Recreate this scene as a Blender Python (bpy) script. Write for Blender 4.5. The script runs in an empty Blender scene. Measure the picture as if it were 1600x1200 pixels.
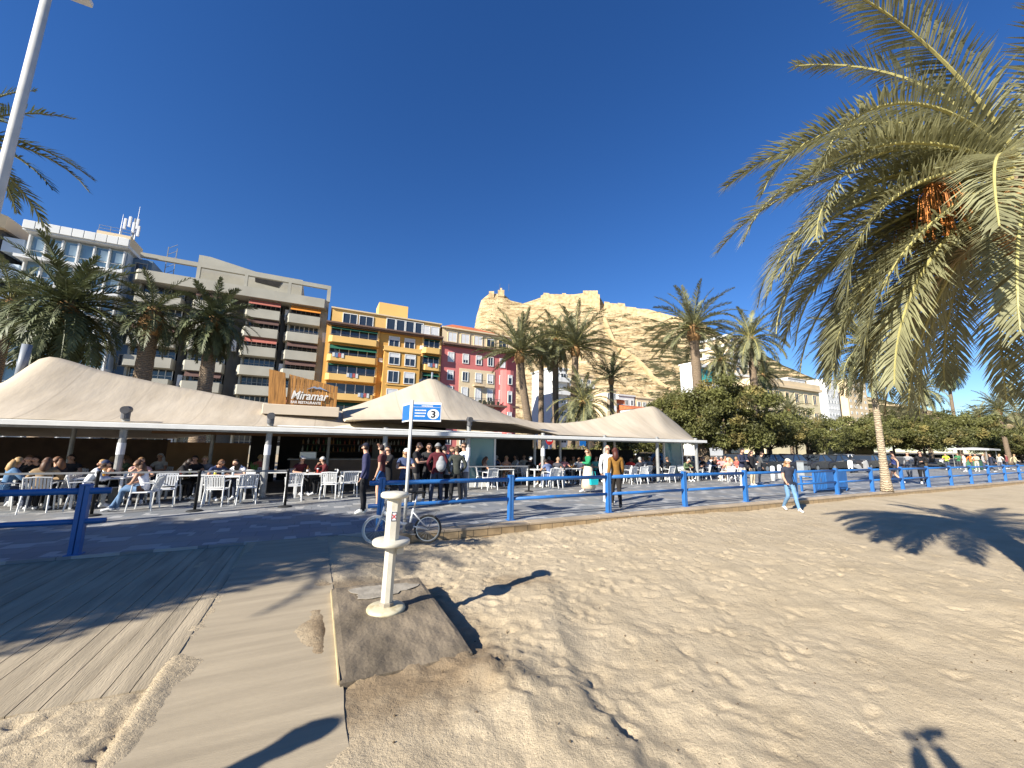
import bpy, math, random
import numpy as np
from mathutils import Vector, Matrix

R = math.radians
scn = bpy.context.scene
COL = scn.collection

# ---------------------------------------------------------------- camera
EYE = np.array([0.0, 0.0, 1.75])
FPX, PITCH, ROLL = 600.0, R(9.0), R(1.0)
_f = np.array([0, math.cos(PITCH), math.sin(PITCH)])
_r0 = np.array([1.0, 0, 0]); _u0 = np.array([0, -math.sin(PITCH), math.cos(PITCH)])
_r = math.cos(ROLL) * _r0 + math.sin(ROLL) * _u0
_u = -math.sin(ROLL) * _r0 + math.cos(ROLL) * _u0
cam = bpy.data.cameras.new('camera'); camo = bpy.data.objects.new('camera', cam); COL.objects.link(camo)
cam.sensor_width = 36; cam.lens = 36 * FPX / 1600; cam.clip_end = 4000; cam.clip_start = 0.05
camo.matrix_world = Matrix(((_r[0], _u[0], -_f[0], EYE[0]), (_r[1], _u[1], -_f[1], EYE[1]), (_r[2], _u[2], -_f[2], EYE[2]), (0, 0, 0, 1)))
scn.camera = camo

# ---------------------------------------------------------------- sky, sun, exposure
SUN_DIR = np.array([0.70, 0.714]); SUN_EL = R(28.2)          # horizontal travel of the light
w = bpy.data.worlds.new('World'); scn.world = w; w.use_nodes = True
nt = w.node_tree; bg = nt.nodes['Background']
sk = nt.nodes.new('ShaderNodeTexSky'); sk.sky_type = 'NISHITA'; sk.sun_disc = False
sk.sun_elevation = SUN_EL; sk.sun_rotation = math.atan2(-SUN_DIR[0], -SUN_DIR[1])
sk.air_density = 1.0; sk.dust_density = 0.0; sk.ozone_density = 5.0; sk.altitude = 0
hs = nt.nodes.new('ShaderNodeHueSaturation'); hs.inputs['Saturation'].default_value = 1.20; hs.inputs['Hue'].default_value = .511; nt.links.new(sk.outputs[0], hs.inputs['Color'])
nt.links.new(hs.outputs[0], bg.inputs[0]); bg.inputs[1].default_value = 0.071
sl = bpy.data.lights.new('sun', 'SUN'); sl.energy = 5.0; sl.angle = R(0.55); sl.color = (1.0, 0.945, 0.84)
so = bpy.data.objects.new('sun', sl); COL.objects.link(so); so.location = (-30, -30, 40)
so.rotation_euler = Vector((SUN_DIR[0] * math.cos(SUN_EL), SUN_DIR[1] * math.cos(SUN_EL), -math.sin(SUN_EL))).to_track_quat('-Z', 'Y').to_euler()
scn.view_settings.view_transform = 'Standard'; scn.view_settings.look = 'None'
scn.view_settings.gamma = 1; scn.view_settings.use_curve_mapping = False
scn.view_settings.exposure = 1.14
scn.cycles.max_bounces = 6; scn.cycles.diffuse_bounces = 3; scn.cycles.transparent_max_bounces = 6
scn.cycles.use_denoising = True

# ---------------------------------------------------------------- frame of the promenade: s along it, t away from the sand
UX = np.array([.8957, .4447, 0]); VX = np.array([-.4447, .8957, 0]); OO = np.array([-.12, 9.24, 0])
TH = math.atan2(.4447, .8957)
def W(s, t, z=0.0): return OO + UX * s + VX * t + np.array([0, 0, z])
def ST(p): r = np.array(p, float) - OO; return float(r @ UX), float(r @ VX), float(p[2])
def ray(x, y): return _f + _r * (x - 800) / FPX + _u * (600 - y) / FPX
def gnd(x, y, z=0.0): d = ray(x, y); return EYE + d * ((z - EYE[2]) / d[2])
def onT(x, y, t): d = ray(x, y); k = (t - (EYE - OO) @ VX) / (d @ VX); return ST(EYE + d * k)
def s_of(x, t, y=735): return onT(x, y, t)[0]

# ---------------------------------------------------------------- materials
MATS = {}

def mat(name, col, rough=.7, var=.12, scale=4.0, bump=0.0, bscale=60.0, metal=0.0, spec=.35, translucent=0.0, detail=5, stretch=None, rotz=0.0):
    if name in MATS: return MATS[name]
    m = bpy.data.materials.new(name); MATS[name] = m; m.use_nodes = True
    n = m.node_tree.nodes; l = m.node_tree.links; b = n['Principled BSDF']
    b.inputs['Roughness'].default_value = rough; b.inputs['Metallic'].default_value = metal
    b.inputs['Specular IOR Level'].default_value = spec
    tc = n.new('ShaderNodeTexCoord'); mp = n.new('ShaderNodeMapping'); l.new(tc.outputs['Object'], mp.inputs[0])
    if stretch: mp.inputs['Scale'].default_value = stretch
    if rotz:
        mp0 = n.new('ShaderNodeMapping'); mp0.inputs['Rotation'].default_value = (0, 0, rotz); l.new(tc.outputs['Object'], mp0.inputs[0]); l.new(mp0.outputs[0], mp.inputs[0])
    nz = n.new('ShaderNodeTexNoise'); nz.inputs['Scale'].default_value = scale; nz.inputs['Detail'].default_value = detail
    l.new(mp.outputs[0], nz.inputs[0])
    cr = n.new('ShaderNodeValToRGB'); cr.color_ramp.elements[0].position = .3; cr.color_ramp.elements[1].position = .7
    cr.color_ramp.elements[0].color = [max(0, c * (1 - var)) for c in col[:3]] + [1]
    cr.color_ramp.elements[1].color = [min(1, c * (1 + var)) for c in col[:3]] + [1]
    l.new(nz.outputs[0], cr.inputs[0]); l.new(cr.outputs[0], b.inputs['Base Color'])
    if bump:
        nb = n.new('ShaderNodeTexNoise'); nb.inputs['Scale'].default_value = bscale; nb.inputs['Detail'].default_value = 4
        l.new(mp.outputs[0], nb.inputs[0]); bp = n.new('ShaderNodeBump'); bp.inputs['Strength'].default_value = bump
        bp.inputs['Distance'].default_value = .02; l.new(nb.outputs[0], bp.inputs['Height']); l.new(bp.outputs[0], b.inputs['Normal'])
    if translucent:
        out = n['Material Output']; tr = n.new('ShaderNodeBsdfTranslucent'); mx = n.new('ShaderNodeMixShader')
        mx.inputs[0].default_value = translucent; l.new(cr.outputs[0], tr.inputs[0])
        l.new(b.outputs[0], mx.inputs[1]); l.new(tr.outputs[0], mx.inputs[2]); l.new(mx.outputs[0], out.inputs[0])
    return m
def cmat(kind, col, rough=.85, **k):
    return mat(kind + '_%02x%02x%02x' % tuple(int(min(1, c) * 255) for c in col), col, rough, **k)

def node_mat(name):
    m = bpy.data.materials.new(name); MATS[name] = m; m.use_nodes = True
    return m, m.node_tree.nodes, m.node_tree.links, m.node_tree.nodes['Principled BSDF']

def sand_material():
    m, n, l, b = node_mat('sand'); b.inputs['Roughness'].default_value = .95; b.inputs['Specular IOR Level'].default_value = .12
    tc = n.new('ShaderNodeTexCoord')
    def noise(scale, detail=6, rough=.6):
        x = n.new('ShaderNodeTexNoise'); x.inputs['Scale'].default_value = scale; x.inputs['Detail'].default_value = detail
        x.inputs['Roughness'].default_value = rough; l.new(tc.outputs['Object'], x.inputs[0]); return x
    a = noise(1.3); c = n.new('ShaderNodeValToRGB'); c.color_ramp.elements[0].position = .3; c.color_ramp.elements[1].position = .72
    c.color_ramp.elements[0].color = (.415, .340, .234, 1); c.color_ramp.elements[1].color = (.51, .425, .302, 1); l.new(a.outputs[0], c.inputs[0])
    g = noise(160, 3); cg = n.new('ShaderNodeValToRGB'); cg.color_ramp.elements[0].position = .35; cg.color_ramp.elements[1].position = .62
    cg.color_ramp.elements[0].color = (.80, .77, .72, 1); cg.color_ramp.elements[1].color = (1.06, 1.05, 1.03, 1); l.new(g.outputs[0], cg.inputs[0])
    mx = n.new('ShaderNodeMix'); mx.data_type = 'RGBA'; mx.blend_type = 'MULTIPLY'; mx.inputs[0].default_value = 1
    l.new(c.outputs[0], mx.inputs[6]); l.new(cg.outputs[0], mx.inputs[7])
    wet = n.new('ShaderNodeAttribute'); wet.attribute_name = 'wet'
    wn = noise(3.5); ad = n.new('ShaderNodeMath'); ad.operation = 'MULTIPLY_ADD'; l.new(wn.outputs[0], ad.inputs[0]); ad.inputs[1].default_value = .9; ad.inputs[2].default_value = -.45
    ad2 = n.new('ShaderNodeMath'); ad2.operation = 'ADD'; l.new(ad.outputs[0], ad2.inputs[0]); l.new(wet.outputs['Fac'], ad2.inputs[1])
    mr = n.new('ShaderNodeMapRange'); mr.inputs[1].default_value = .42; mr.inputs[2].default_value = 1.05; l.new(ad2.outputs[0], mr.inputs[0])
    mw = n.new('ShaderNodeMix'); mw.data_type = 'RGBA'; l.new(mr.outputs[0], mw.inputs[0]); l.new(mx.outputs[2], mw.inputs[6]); mw.inputs[7].default_value = (.235, .172, .105, 1)
    l.new(mw.outputs[2], b.inputs['Base Color'])
    n1 = noise(22, 6, .65); bp = n.new('ShaderNodeBump'); bp.inputs['Strength'].default_value = .55; bp.inputs['Distance'].default_value = .035
    l.new(n1.outputs[0], bp.inputs['Height'])
    n2 = noise(110, 4, .7); bp2 = n.new('ShaderNodeBump'); bp2.inputs['Strength'].default_value = .6; bp2.inputs['Distance'].default_value = .010
    l.new(n2.outputs[0], bp2.inputs['Height']); l.new(bp.outputs[0], bp2.inputs['Normal']); l.new(bp2.outputs[0], b.inputs['Normal'])
    return m

def paving_material():
    m, n, l, b = node_mat('grey_paving'); b.inputs['Roughness'].default_value = .6
    tc = n.new('ShaderNodeTexCoord'); mp = n.new('ShaderNodeMapping'); l.new(tc.outputs['Object'], mp.inputs[0])
    mp.inputs['Rotation'].default_value = (0, 0, -TH)
    br = n.new('ShaderNodeTexBrick'); l.new(mp.outputs[0], br.inputs[0]); br.inputs['Scale'].default_value = 1
    br.inputs['Brick Width'].default_value = .6; br.inputs['Row Height'].default_value = .4; br.inputs['Mortar Size'].default_value = .008
    br.inputs['Color1'].default_value = (.17, .18, .19, 1); br.inputs['Color2'].default_value = (.235, .24, .245, 1); br.inputs['Mortar'].default_value = (.13, .13, .13, 1)
    br.inputs['Bias'].default_value = -.2
    # pale zigzag courses
    sx = n.new('ShaderNodeSeparateXYZ'); l.new(mp.outputs[0], sx.inputs[0])
    def mth(op, a_, b_=None):
        x = n.new('ShaderNodeMath'); x.operation = op
        for i, q in enumerate((a_, b_)):
            if q is None: continue
            if isinstance(q, (int, float)): x.inputs[i].default_value = q
            else: l.new(q, x.inputs[i])
        return x.outputs[0]
    zig = mth('PINGPONG', sx.outputs[0], .6); ph = mth('FRACT', mth('MULTIPLY', mth('ADD', sx.outputs[1], mth('SNAP', zig, .2)), .83))
    dash = mth('GREATER_THAN', mth('FRACT', mth('MULTIPLY', mth('ADD', sx.outputs[0], mth('SNAP', sx.outputs[1], .4)), 1.1)), .35)
    mu_ = mth('MULTIPLY', mth('LESS_THAN', ph, .26), dash)
    class _o: outputs = [mu_]
    mu = _o
    m1 = n.new('ShaderNodeMix'); m1.data_type = 'RGBA'; l.new(mu.outputs[0], m1.inputs[0]); l.new(br.outputs[0], m1.inputs[6]); m1.inputs[7].default_value = (.37, .365, .35, 1)
    nz = n.new('ShaderNodeTexNoise'); nz.inputs['Scale'].default_value = .9; nz.inputs['Detail'].default_value = 7; l.new(tc.outputs['Object'], nz.inputs[0])
    mr = n.new('ShaderNodeMapRange'); mr.inputs[1].default_value = .46; mr.inputs[2].default_value = .72; mr.inputs[4].default_value = .55; l.new(nz.outputs[0], mr.inputs[0])
    m2 = n.new('ShaderNodeMix'); m2.data_type = 'RGBA'; l.new(mr.outputs[0], m2.inputs[0]); l.new(m1.outputs[2], m2.inputs[6]); m2.inputs[7].default_value = (.33, .28, .21, 1)
    l.new(m2.outputs[2], b.inputs['Base Color'])
    return m

def stone_material():
    m, n, l, b = node_mat('sandstone_blocks'); b.inputs['Roughness'].default_value = .9
    tc = n.new('ShaderNodeTexCoord'); mp = n.new('ShaderNodeMapping'); l.new(tc.outputs['Object'], mp.inputs[0]); mp.inputs['Rotation'].default_value = (R(90), 0, 0)
    br = n.new('ShaderNodeTexBrick'); l.new(mp.outputs[0], br.inputs[0]); br.inputs['Scale'].default_value = 1
    br.inputs['Brick Width'].default_value = .33; br.inputs['Row Height'].default_value = .4; br.inputs['Mortar Size'].default_value = .012
    br.inputs['Color1'].default_value = (.44, .31, .17, 1); br.inputs['Color2'].default_value = (.36, .26, .15, 1); br.inputs['Mortar'].default_value = (.2, .15, .09, 1)
    nz = n.new('ShaderNodeTexNoise'); nz.inputs['Scale'].default_value = 9; nz.inputs['Detail'].default_value = 6; l.new(tc.outputs['Object'], nz.inputs[0])
    mx = n.new('ShaderNodeMix'); mx.data_type = 'RGBA'; mx.blend_type = 'MULTIPLY'; mx.inputs[0].default_value = .8; l.new(br.outputs[0], mx.inputs[6])
    cr = n.new('ShaderNodeValToRGB'); cr.color_ramp.elements[0].color = (.6, .58, .55, 1); cr.color_ramp.elements[1].color = (1.1, 1.1, 1.05, 1); l.new(nz.outputs[0], cr.inputs[0]); l.new(cr.outputs[0], mx.inputs[7])
    l.new(mx.outputs[2], b.inputs['Base Color'])
    bp = n.new('ShaderNodeBump'); bp.inputs['Strength'].default_value = .5; bp.inputs['Distance'].default_value = .02; l.new(nz.outputs[0], bp.inputs['Height']); l.new(bp.outputs[0], b.inputs['Normal'])
    return m

def hill_material():
    m, n, l, b = node_mat('rocky_hillside'); b.inputs['Roughness'].default_value = .95; b.inputs['Specular IOR Level'].default_value = .1
    tc = n.new('ShaderNodeTexCoord')
    def noise(scale, sc, detail=8, rough=.6):
        mp = n.new('ShaderNodeMapping'); mp.inputs['Scale'].default_value = sc; l.new(tc.outputs['Object'], mp.inputs[0])
        x = n.new('ShaderNodeTexNoise'); x.inputs['Scale'].default_value = scale; x.inputs['Detail'].default_value = detail; x.inputs['Roughness'].default_value = rough
        l.new(mp.outputs[0], x.inputs[0]); return x
    a = noise(.05, (1, 1, 5)); c = n.new('ShaderNodeValToRGB'); c.color_ramp.elements[0].position = .32; c.color_ramp.elements[1].position = .68
    c.color_ramp.elements[0].color = (.52, .385, .21, 1); c.color_ramp.elements[1].color = (.78, .61, .37, 1); l.new(a.outputs[0], c.inputs[0])
    g = noise(.05, (1, 1, 4.5), 12, .78); at = n.new('ShaderNodeAttribute'); at.attribute_name = 'scrub'
    ad = n.new('ShaderNodeMath'); ad.operation = 'ADD'; l.new(g.outputs[0], ad.inputs[0]); l.new(at.outputs['Fac'], ad.inputs[1])
    mr = n.new('ShaderNodeMapRange'); mr.inputs[1].default_value = .52; mr.inputs[2].default_value = .56; l.new(ad.outputs[0], mr.inputs[0])
    mx = n.new('ShaderNodeMix'); mx.data_type = 'RGBA'; l.new(mr.outputs[0], mx.inputs[0]); l.new(c.outputs[0], mx.inputs[6]); mx.inputs[7].default_value = (.095, .090, .045, 1)
    ck = noise(.10, (.8, .8, 4.0), 10, .72); cc = n.new('ShaderNodeValToRGB'); cc.color_ramp.elements[0].position = .40; cc.color_ramp.elements[1].position = .52
    cc.color_ramp.elements[0].color = (.52, .47, .40, 1); cc.color_ramp.elements[1].color = (1.05, 1.05, 1.05, 1); l.new(ck.outputs[0], cc.inputs[0])
    mc = n.new('ShaderNodeMix'); mc.data_type = 'RGBA'; mc.blend_type = 'MULTIPLY'; mc.inputs[0].default_value = 1; l.new(mx.outputs[2], mc.inputs[6]); l.new(cc.outputs[0], mc.inputs[7])
    l.new(mc.outputs[2], b.inputs['Base Color'])
    k = noise(.16, (1, 1, 2.5), 8, .7); bp = n.new('ShaderNodeBump'); bp.inputs['Strength'].default_value = 1; bp.inputs['Distance'].default_value = 6
    l.new(k.outputs[0], bp.inputs['Height']); l.new(bp.outputs[0], b.inputs['Normal'])
    return m

def trunk_material(name, col):
    m, n, l, b = node_mat(name); b.inputs['Roughness'].default_value = .95
    tc = n.new('ShaderNodeTexCoord'); wv = n.new('ShaderNodeTexWave'); wv.bands_direction = 'Z'; wv.inputs['Scale'].default_value = 3.2; wv.inputs['Distortion'].default_value = 5; wv.inputs['Detail Scale'].default_value = 3
    l.new(tc.outputs['Object'], wv.inputs[0]); cr = n.new('ShaderNodeValToRGB')
    cr.color_ramp.elements[0].color = [c * .55 for c in col] + [1]; cr.color_ramp.elements[1].color = [c * 1.15 for c in col] + [1]; l.new(wv.outputs[1], cr.inputs[0]); l.new(cr.outputs[0], b.inputs['Base Color'])
    bp = n.new('ShaderNodeBump'); bp.inputs['Strength'].default_value = .8; bp.inputs['Distance'].default_value = .04; l.new(wv.outputs[1], bp.inputs['Height']); l.new(bp.outputs[0], b.inputs['Normal'])
    return m

def glass_material(name, col, rough=.08):
    m = mat(name, col, rough, var=.35, scale=.25, spec=.8, detail=2); return m

SAND = sand_material(); PAVE = paving_material(); STONE = stone_material(); HILL = hill_material()
def worn_paint(name, col, wear, lo, hi, rough, scale=7.0):
    m, n, l, b = node_mat(name); b.inputs['Roughness'].default_value = rough
    tc = n.new('ShaderNodeTexCoord')
    def noise(sc, st=(1, 1, 1), d=8):
        mp = n.new('ShaderNodeMapping'); mp.inputs['Scale'].default_value = st; l.new(tc.outputs['Object'], mp.inputs[0])
        x = n.new('ShaderNodeTexNoise'); x.inputs['Scale'].default_value = sc; x.inputs['Detail'].default_value = d; x.inputs['Roughness'].default_value = .65; l.new(mp.outputs[0], x.inputs[0]); return x
    a = noise(1.7); c = n.new('ShaderNodeValToRGB'); c.color_ramp.elements[0].position = .3; c.color_ramp.elements[1].position = .7
    c.color_ramp.elements[0].color = [q * .78 for q in col] + [1]; c.color_ramp.elements[1].color = [min(1, q * 1.16 + .008) for q in col] + [1]; l.new(a.outputs[0], c.inputs[0])
    r = noise(scale, (1, 1, .45)); mr = n.new('ShaderNodeMapRange'); mr.inputs[1].default_value = lo; mr.inputs[2].default_value = hi; l.new(r.outputs[0], mr.inputs[0])
    mx = n.new('ShaderNodeMix'); mx.data_type = 'RGBA'; l.new(mr.outputs[0], mx.inputs[0]); l.new(c.outputs[0], mx.inputs[6]); mx.inputs[7].default_value = wear + (1,); l.new(mx.outputs[2], b.inputs['Base Color'])
    bp = n.new('ShaderNodeBump'); bp.inputs['Strength'].default_value = .25; bp.inputs['Distance'].default_value = .006; l.new(r.outputs[0], bp.inputs['Height']); l.new(bp.outputs[0], b.inputs['Normal'])
    return m
BLUE = worn_paint('worn_blue_paint', (.016, .12, .36), (.085, .095, .13), .60, .72, .45)
WHITE_PL = mat('white_plastic', (.66, .66, .645), .45, .05, 8)
WHITE_M = mat('white_metal', (.70, .69, .65), .4, .06, 3)
STEEL = mat('grey_steel', (.30, .30, .29), .45, .15, 8, metal=.3)
DSTEEL = mat('dark_steel', (.09, .09, .095), .5, .15, 8)
BLACK = mat('black_rubber', (.018, .018, .018), .7, .2, 10)
CHROME = mat('silver_alloy', (.55, .56, .57), .28, .08, 10, metal=.85)
CONC = mat('pale_concrete', (.40, .375, .32), .85, .16, .5, .15, 6)
CONC_PATH = mat('path_concrete', (.335, .275, .19), .92, .15, 1.1, .22, 22, stretch=(.7, 7, 1), rotz=-TH)
DECK = mat('dusty_boards', (.33, .27, .185), .9, .26, 1.2, .3, 14, stretch=(7, .7, 1), rotz=-TH)
SLABC = mat('wet_slab_concrete', (.17, .135, .092), .75, .5, 1.6, .5, 25)
CREAM = mat('cream_canvas', (.62, .53, .41), .85, .08, .7, .12, 2.5, translucent=.12)
def canopy_material():
    m, n, l, b = node_mat('seamed_canvas'); b.inputs['Roughness'].default_value = .85; b.inputs['Specular IOR Level'].default_value = .2
    tc = n.new('ShaderNodeTexCoord'); sx = n.new('ShaderNodeSeparateXYZ'); l.new(tc.outputs['Object'], sx.inputs[0])
    def noise(scale, sc, detail=6):
        mp = n.new('ShaderNodeMapping'); mp.inputs['Scale'].default_value = sc; l.new(tc.outputs['Object'], mp.inputs[0])
        x = n.new('ShaderNodeTexNoise'); x.inputs['Scale'].default_value = scale; x.inputs['Detail'].default_value = detail; l.new(mp.outputs[0], x.inputs[0]); return x
    a = noise(.55, (1, 1, 1)); c = n.new('ShaderNodeValToRGB'); c.color_ramp.elements[0].position = .34; c.color_ramp.elements[1].position = .62
    c.color_ramp.elements[0].color = (.49, .415, .315, 1); c.color_ramp.elements[1].color = (.56, .48, .37, 1); l.new(a.outputs[0], c.inputs[0])
    st = noise(1.2, (2.2, .35, .35), 8); cs = n.new('ShaderNodeValToRGB'); cs.color_ramp.elements[0].position = .35; cs.color_ramp.elements[1].position = .6
    cs.color_ramp.elements[0].color = (.91, .90, .88, 1); cs.color_ramp.elements[1].color = (1, 1, 1, 1); l.new(st.outputs[0], cs.inputs[0])
    mx = n.new('ShaderNodeMix'); mx.data_type = 'RGBA'; mx.blend_type = 'MULTIPLY'; mx.inputs[0].default_value = 1; l.new(c.outputs[0], mx.inputs[6]); l.new(cs.outputs[0], mx.inputs[7])
    pp = n.new('ShaderNodeMath'); pp.operation = 'PINGPONG'; l.new(sx.outputs[0], pp.inputs[0]); pp.inputs[1].default_value = .85
    lt = n.new('ShaderNodeMath'); lt.operation = 'LESS_THAN'; l.new(pp.outputs[0], lt.inputs[0]); lt.inputs[1].default_value = .022
    m2 = n.new('ShaderNodeMix'); m2.data_type = 'RGBA'; l.new(lt.outputs[0], m2.inputs[0]); l.new(mx.outputs[2], m2.inputs[6]); m2.inputs[7].default_value = (.44, .37, .28, 1)
    l.new(m2.outputs[2], b.inputs['Base Color'])
    wr = noise(1.6, (1.6, .5, .5), 4); bp = n.new('ShaderNodeBump'); bp.inputs['Strength'].default_value = .35; bp.inputs['Distance'].default_value = .08; l.new(wr.outputs[0], bp.inputs['Height']); l.new(bp.outputs[0], b.inputs['Normal'])
    tr = n.new('ShaderNodeBsdfTranslucent'); ms = n.new('ShaderNodeMixShader'); ms.inputs[0].default_value = .12; l.new(m2.outputs[2], tr.inputs[0]); l.new(b.outputs[0], ms.inputs[1]); l.new(tr.outputs[0], ms.inputs[2]); l.new(ms.outputs[0], n['Material Output'].inputs[0])
    return m
SEAM = canopy_material()
IVORY = mat('ivory_canvas', (.70, .64, .50), .85, .06, 1)
WOOD = mat('varnished_planks', (.36, .17, .045), .55, .45, 2.2, .2, 12, stretch=(9, 9, .8))
DWOOD = mat('dark_brown_timber', (.075, .045, .028), .7, .3, 3)
BROWNP = mat('tan_partition', (.26, .15, .07), .7, .2, 1)
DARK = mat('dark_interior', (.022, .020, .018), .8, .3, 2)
GLASSD = glass_material('dark_window_glass', (.03, .04, .055))
GLASSB = glass_material('blue_window_glass', (.16, .27, .36), .1)
GLASST = glass_material('teal_glass', (.10, .24, .27), .12)
FROND = mat('grey_green_fronds', (.175, .18, .095), .55, .45, 1.2, translucent=.22, spec=.45)
FROND_D = mat('deep_green_fronds', (.100, .115, .050), .55, .45, 1.5, translucent=.16, spec=.4)
FROND_N = mat('olive_date_fronds', (.275, .268, .145), .5, .4, 2.5, translucent=.34, spec=.5)
FROND_DRY = mat('dry_straw_fronds', (.25, .19, .095), .7, .3, 2)
RACHIS = mat('yellow_green_rachis', (.36, .32, .12), .5, .2, 3)
RACHIS_D = mat('green_rachis', (.17, .16, .06), .5, .2, 3)
FRUIT = mat('orange_date_stalks', (.40, .15, .035), .7, .4, 8)
TRUNK = trunk_material('palm_bark', (.24, .175, .115)); TRUNK_P = trunk_material('pale_palm_bark', (.42, .33, .22))
BARK = mat('tree_bark', (.12, .09, .06), .9, .3, 6, .4, 20)
LEAF = mat('olive_leaves', (.128, .130, .040), .55, .6, .9, translucent=.3)
LEAF2 = mat('dry_olive_leaves', (.20, .165, .055), .6, .6, .9, translucent=.2)

# ---------------------------------------------------------------- mesh helper
ORG = {}
class MB:
    def __init__(self): self.v = []; self.f = []; self.m = []
    def add(self, vs, fs, mi=0):
        o = len(self.v); self.v.extend([tuple(map(float, p)) for p in vs])
        for f in fs: self.f.append(tuple(i + o for i in f)); self.m.append(mi)
        return self
    def box(self, x0, x1, y0, y1, z0, z1, mi=0):
        vs = [(x0, y0, z0), (x1, y0, z0), (x1, y1, z0), (x0, y1, z0), (x0, y0, z1), (x1, y0, z1), (x1, y1, z1), (x0, y1, z1)]
        return self.add(vs, [(0, 3, 2, 1), (4, 5, 6, 7), (0, 1, 5, 4), (1, 2, 6, 5), (2, 3, 7, 6), (3, 0, 4, 7)], mi)
    def cbox(self, c, d, mi=0):
        return self.box(c[0] - d[0] / 2, c[0] + d[0] / 2, c[1] - d[1] / 2, c[1] + d[1] / 2, c[2] - d[2] / 2, c[2] + d[2] / 2, mi)
    def bbox(self, x0, x1, y0, y1, z0, z1, b=.01, mi=0):            # box with chamfered vertical edges and top
        p = [(x0 + b, y0), (x1 - b, y0), (x1, y0 + b), (x1, y1 - b), (x1 - b, y1), (x0 + b, y1), (x0, y1 - b), (x0, y0 + b)]
        cx, cy = (x0 + x1) / 2, (y0 + y1) / 2
        q = [(cx + (a - cx) * (1 - b / max(1e-6, (x1 - x0) / 2)), cy + (c - cy) * (1 - b / max(1e-6, (y1 - y0) / 2))) for a, c in p]
        vs = [(a, c, z0) for a, c in p] + [(a, c, z1 - b) for a, c in p] + [(a, c, z1) for a, c in q]
        fs = [(i, (i + 1) % 8, 8 + (i + 1) % 8, 8 + i) for i in range(8)] + [(8 + i, 8 + (i + 1) % 8, 16 + (i + 1) % 8, 16 + i) for i in range(8)]
        fs += [tuple(range(7, -1, -1)), tuple(range(16, 24))]
        return self.add(vs, fs, mi)
    def tube(self, pts, rad, n=8, cap=True, mi=0, sq=False):
        pts = [np.array(p, float) for p in pts]
        if not hasattr(rad, '__len__'): rad = [rad] * len(pts)
        vs = []; fs = []; ref = None
        for i, p in enumerate(pts):
            d = pts[min(i + 1, len(pts) - 1)] - pts[max(i - 1, 0)]; d = d / (np.linalg.norm(d) + 1e-9)
            if ref is None: ref = np.array([0, 0, 1.0]) if abs(d[2]) < .9 else np.array([1.0, 0, 0])
            a = np.cross(d, ref); a /= np.linalg.norm(a) + 1e-9; b = np.cross(a, d); ref = b
            for k in range(n):
                an = 2 * math.pi * (k + (.5 if sq else 0)) / n
                vs.append(p + (a * math.cos(an) + b * math.sin(an)) * rad[i])
        for i in range(len(pts) - 1):
            for k in range(n): fs.append((i * n + k, i * n + (k + 1) % n, (i + 1) * n + (k + 1) % n, (i + 1) * n + k))
        if cap: fs.append(tuple(range(n))[::-1]); fs.append(tuple((len(pts) - 1) * n + k for k in range(n)))
        return self.add(vs, fs, mi)
    def bar(self, p, q, w, h=None, mi=0):                            # square bar
        return self.tube([p, q], (w / 2) * 1.4142, 4, True, mi, True)
    def lathe(self, prof, n=24, c=(0, 0, 0), mi=0):
        vs = []; fs = []
        for r, z in prof:
            for k in range(n): a = 2 * math.pi * k / n; vs.append((c[0] + r * math.cos(a), c[1] + r * math.sin(a), c[2] + z))
        for i in range(len(prof) - 1):
            for k in range(n): fs.append((i * n + k, i * n + (k + 1) % n, (i + 1) * n + (k + 1) % n, (i + 1) * n + k))
        fs.append(tuple(range(n))[::-1]); fs.append(tuple((len(prof) - 1) * n + k for k in range(n)))
        return self.add(vs, fs, mi)
    def ell(self, c, r, n=10, m=7, mi=0):
        vs = [(c[0], c[1], c[2] - r[2])]; fs = []
        for i in range(1, m):
            ph = math.pi * i / m - math.pi / 2
            for k in range(n): a = 2 * math.pi * k / n; vs.append((c[0] + r[0] * math.cos(ph) * math.cos(a), c[1] + r[1] * math.cos(ph) * math.sin(a), c[2] + r[2] * math.sin(ph)))
        vs.append((c[0], c[1], c[2] + r[2]))
        for k in range(n): fs.append((0, 1 + (k + 1) % n, 1 + k)); fs.append((len(vs) - 1, 1 + (m - 2) * n + k, 1 + (m - 2) * n + (k + 1) % n))
        for i in range(m - 2):
            for k in range(n): fs.append((1 + i * n + k, 1 + i * n + (k + 1) % n, 1 + (i + 1) * n + (k + 1) % n, 1 + (i + 1) * n + k))
        return self.add(vs, fs, mi)
    def prism(self, poly, y0, y1, mi=0):                             # polygon in x,z pushed along y
        n = len(poly); vs = [(x, y0, z) for x, z in poly] + [(x, y1, z) for x, z in poly]
        fs = [tuple(range(n)), tuple(range(2 * n - 1, n - 1, -1))] + [(i, n + i, n + (i + 1) % n, (i + 1) % n) for i in range(n)]
        return self.add(vs, fs, mi)
    def plan(self, poly, z0, z1, mi=0):                              # polygon in x,y pushed up
        n = len(poly); vs = [(x, y, z0) for x, y in poly] + [(x, y, z1) for x, y in poly]
        fs = [tuple(range(n))[::-1], tuple(range(n, 2 * n))] + [(i, (i + 1) % n, n + (i + 1) % n, n + i) for i in range(n)]
        return self.add(vs, fs, mi)
    def mesh(self, name, mats, org=(0, 0, 0), smooth=False):
        me = bpy.data.meshes.new(name); v = np.array(self.v, dtype=np.float64) - np.array(org)
        me.from_pydata(v.tolist(), [], self.f)
        for m in (mats if isinstance(mats, (list, tuple)) else [mats]): me.materials.append(m)
        if isinstance(mats, (list, tuple)) and len(mats) > 1: me.polygons.foreach_set('material_index', self.m)
        if smooth: me.polygons.foreach_set('use_smooth', [True] * len(self.f))
        me.update(); return me
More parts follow.
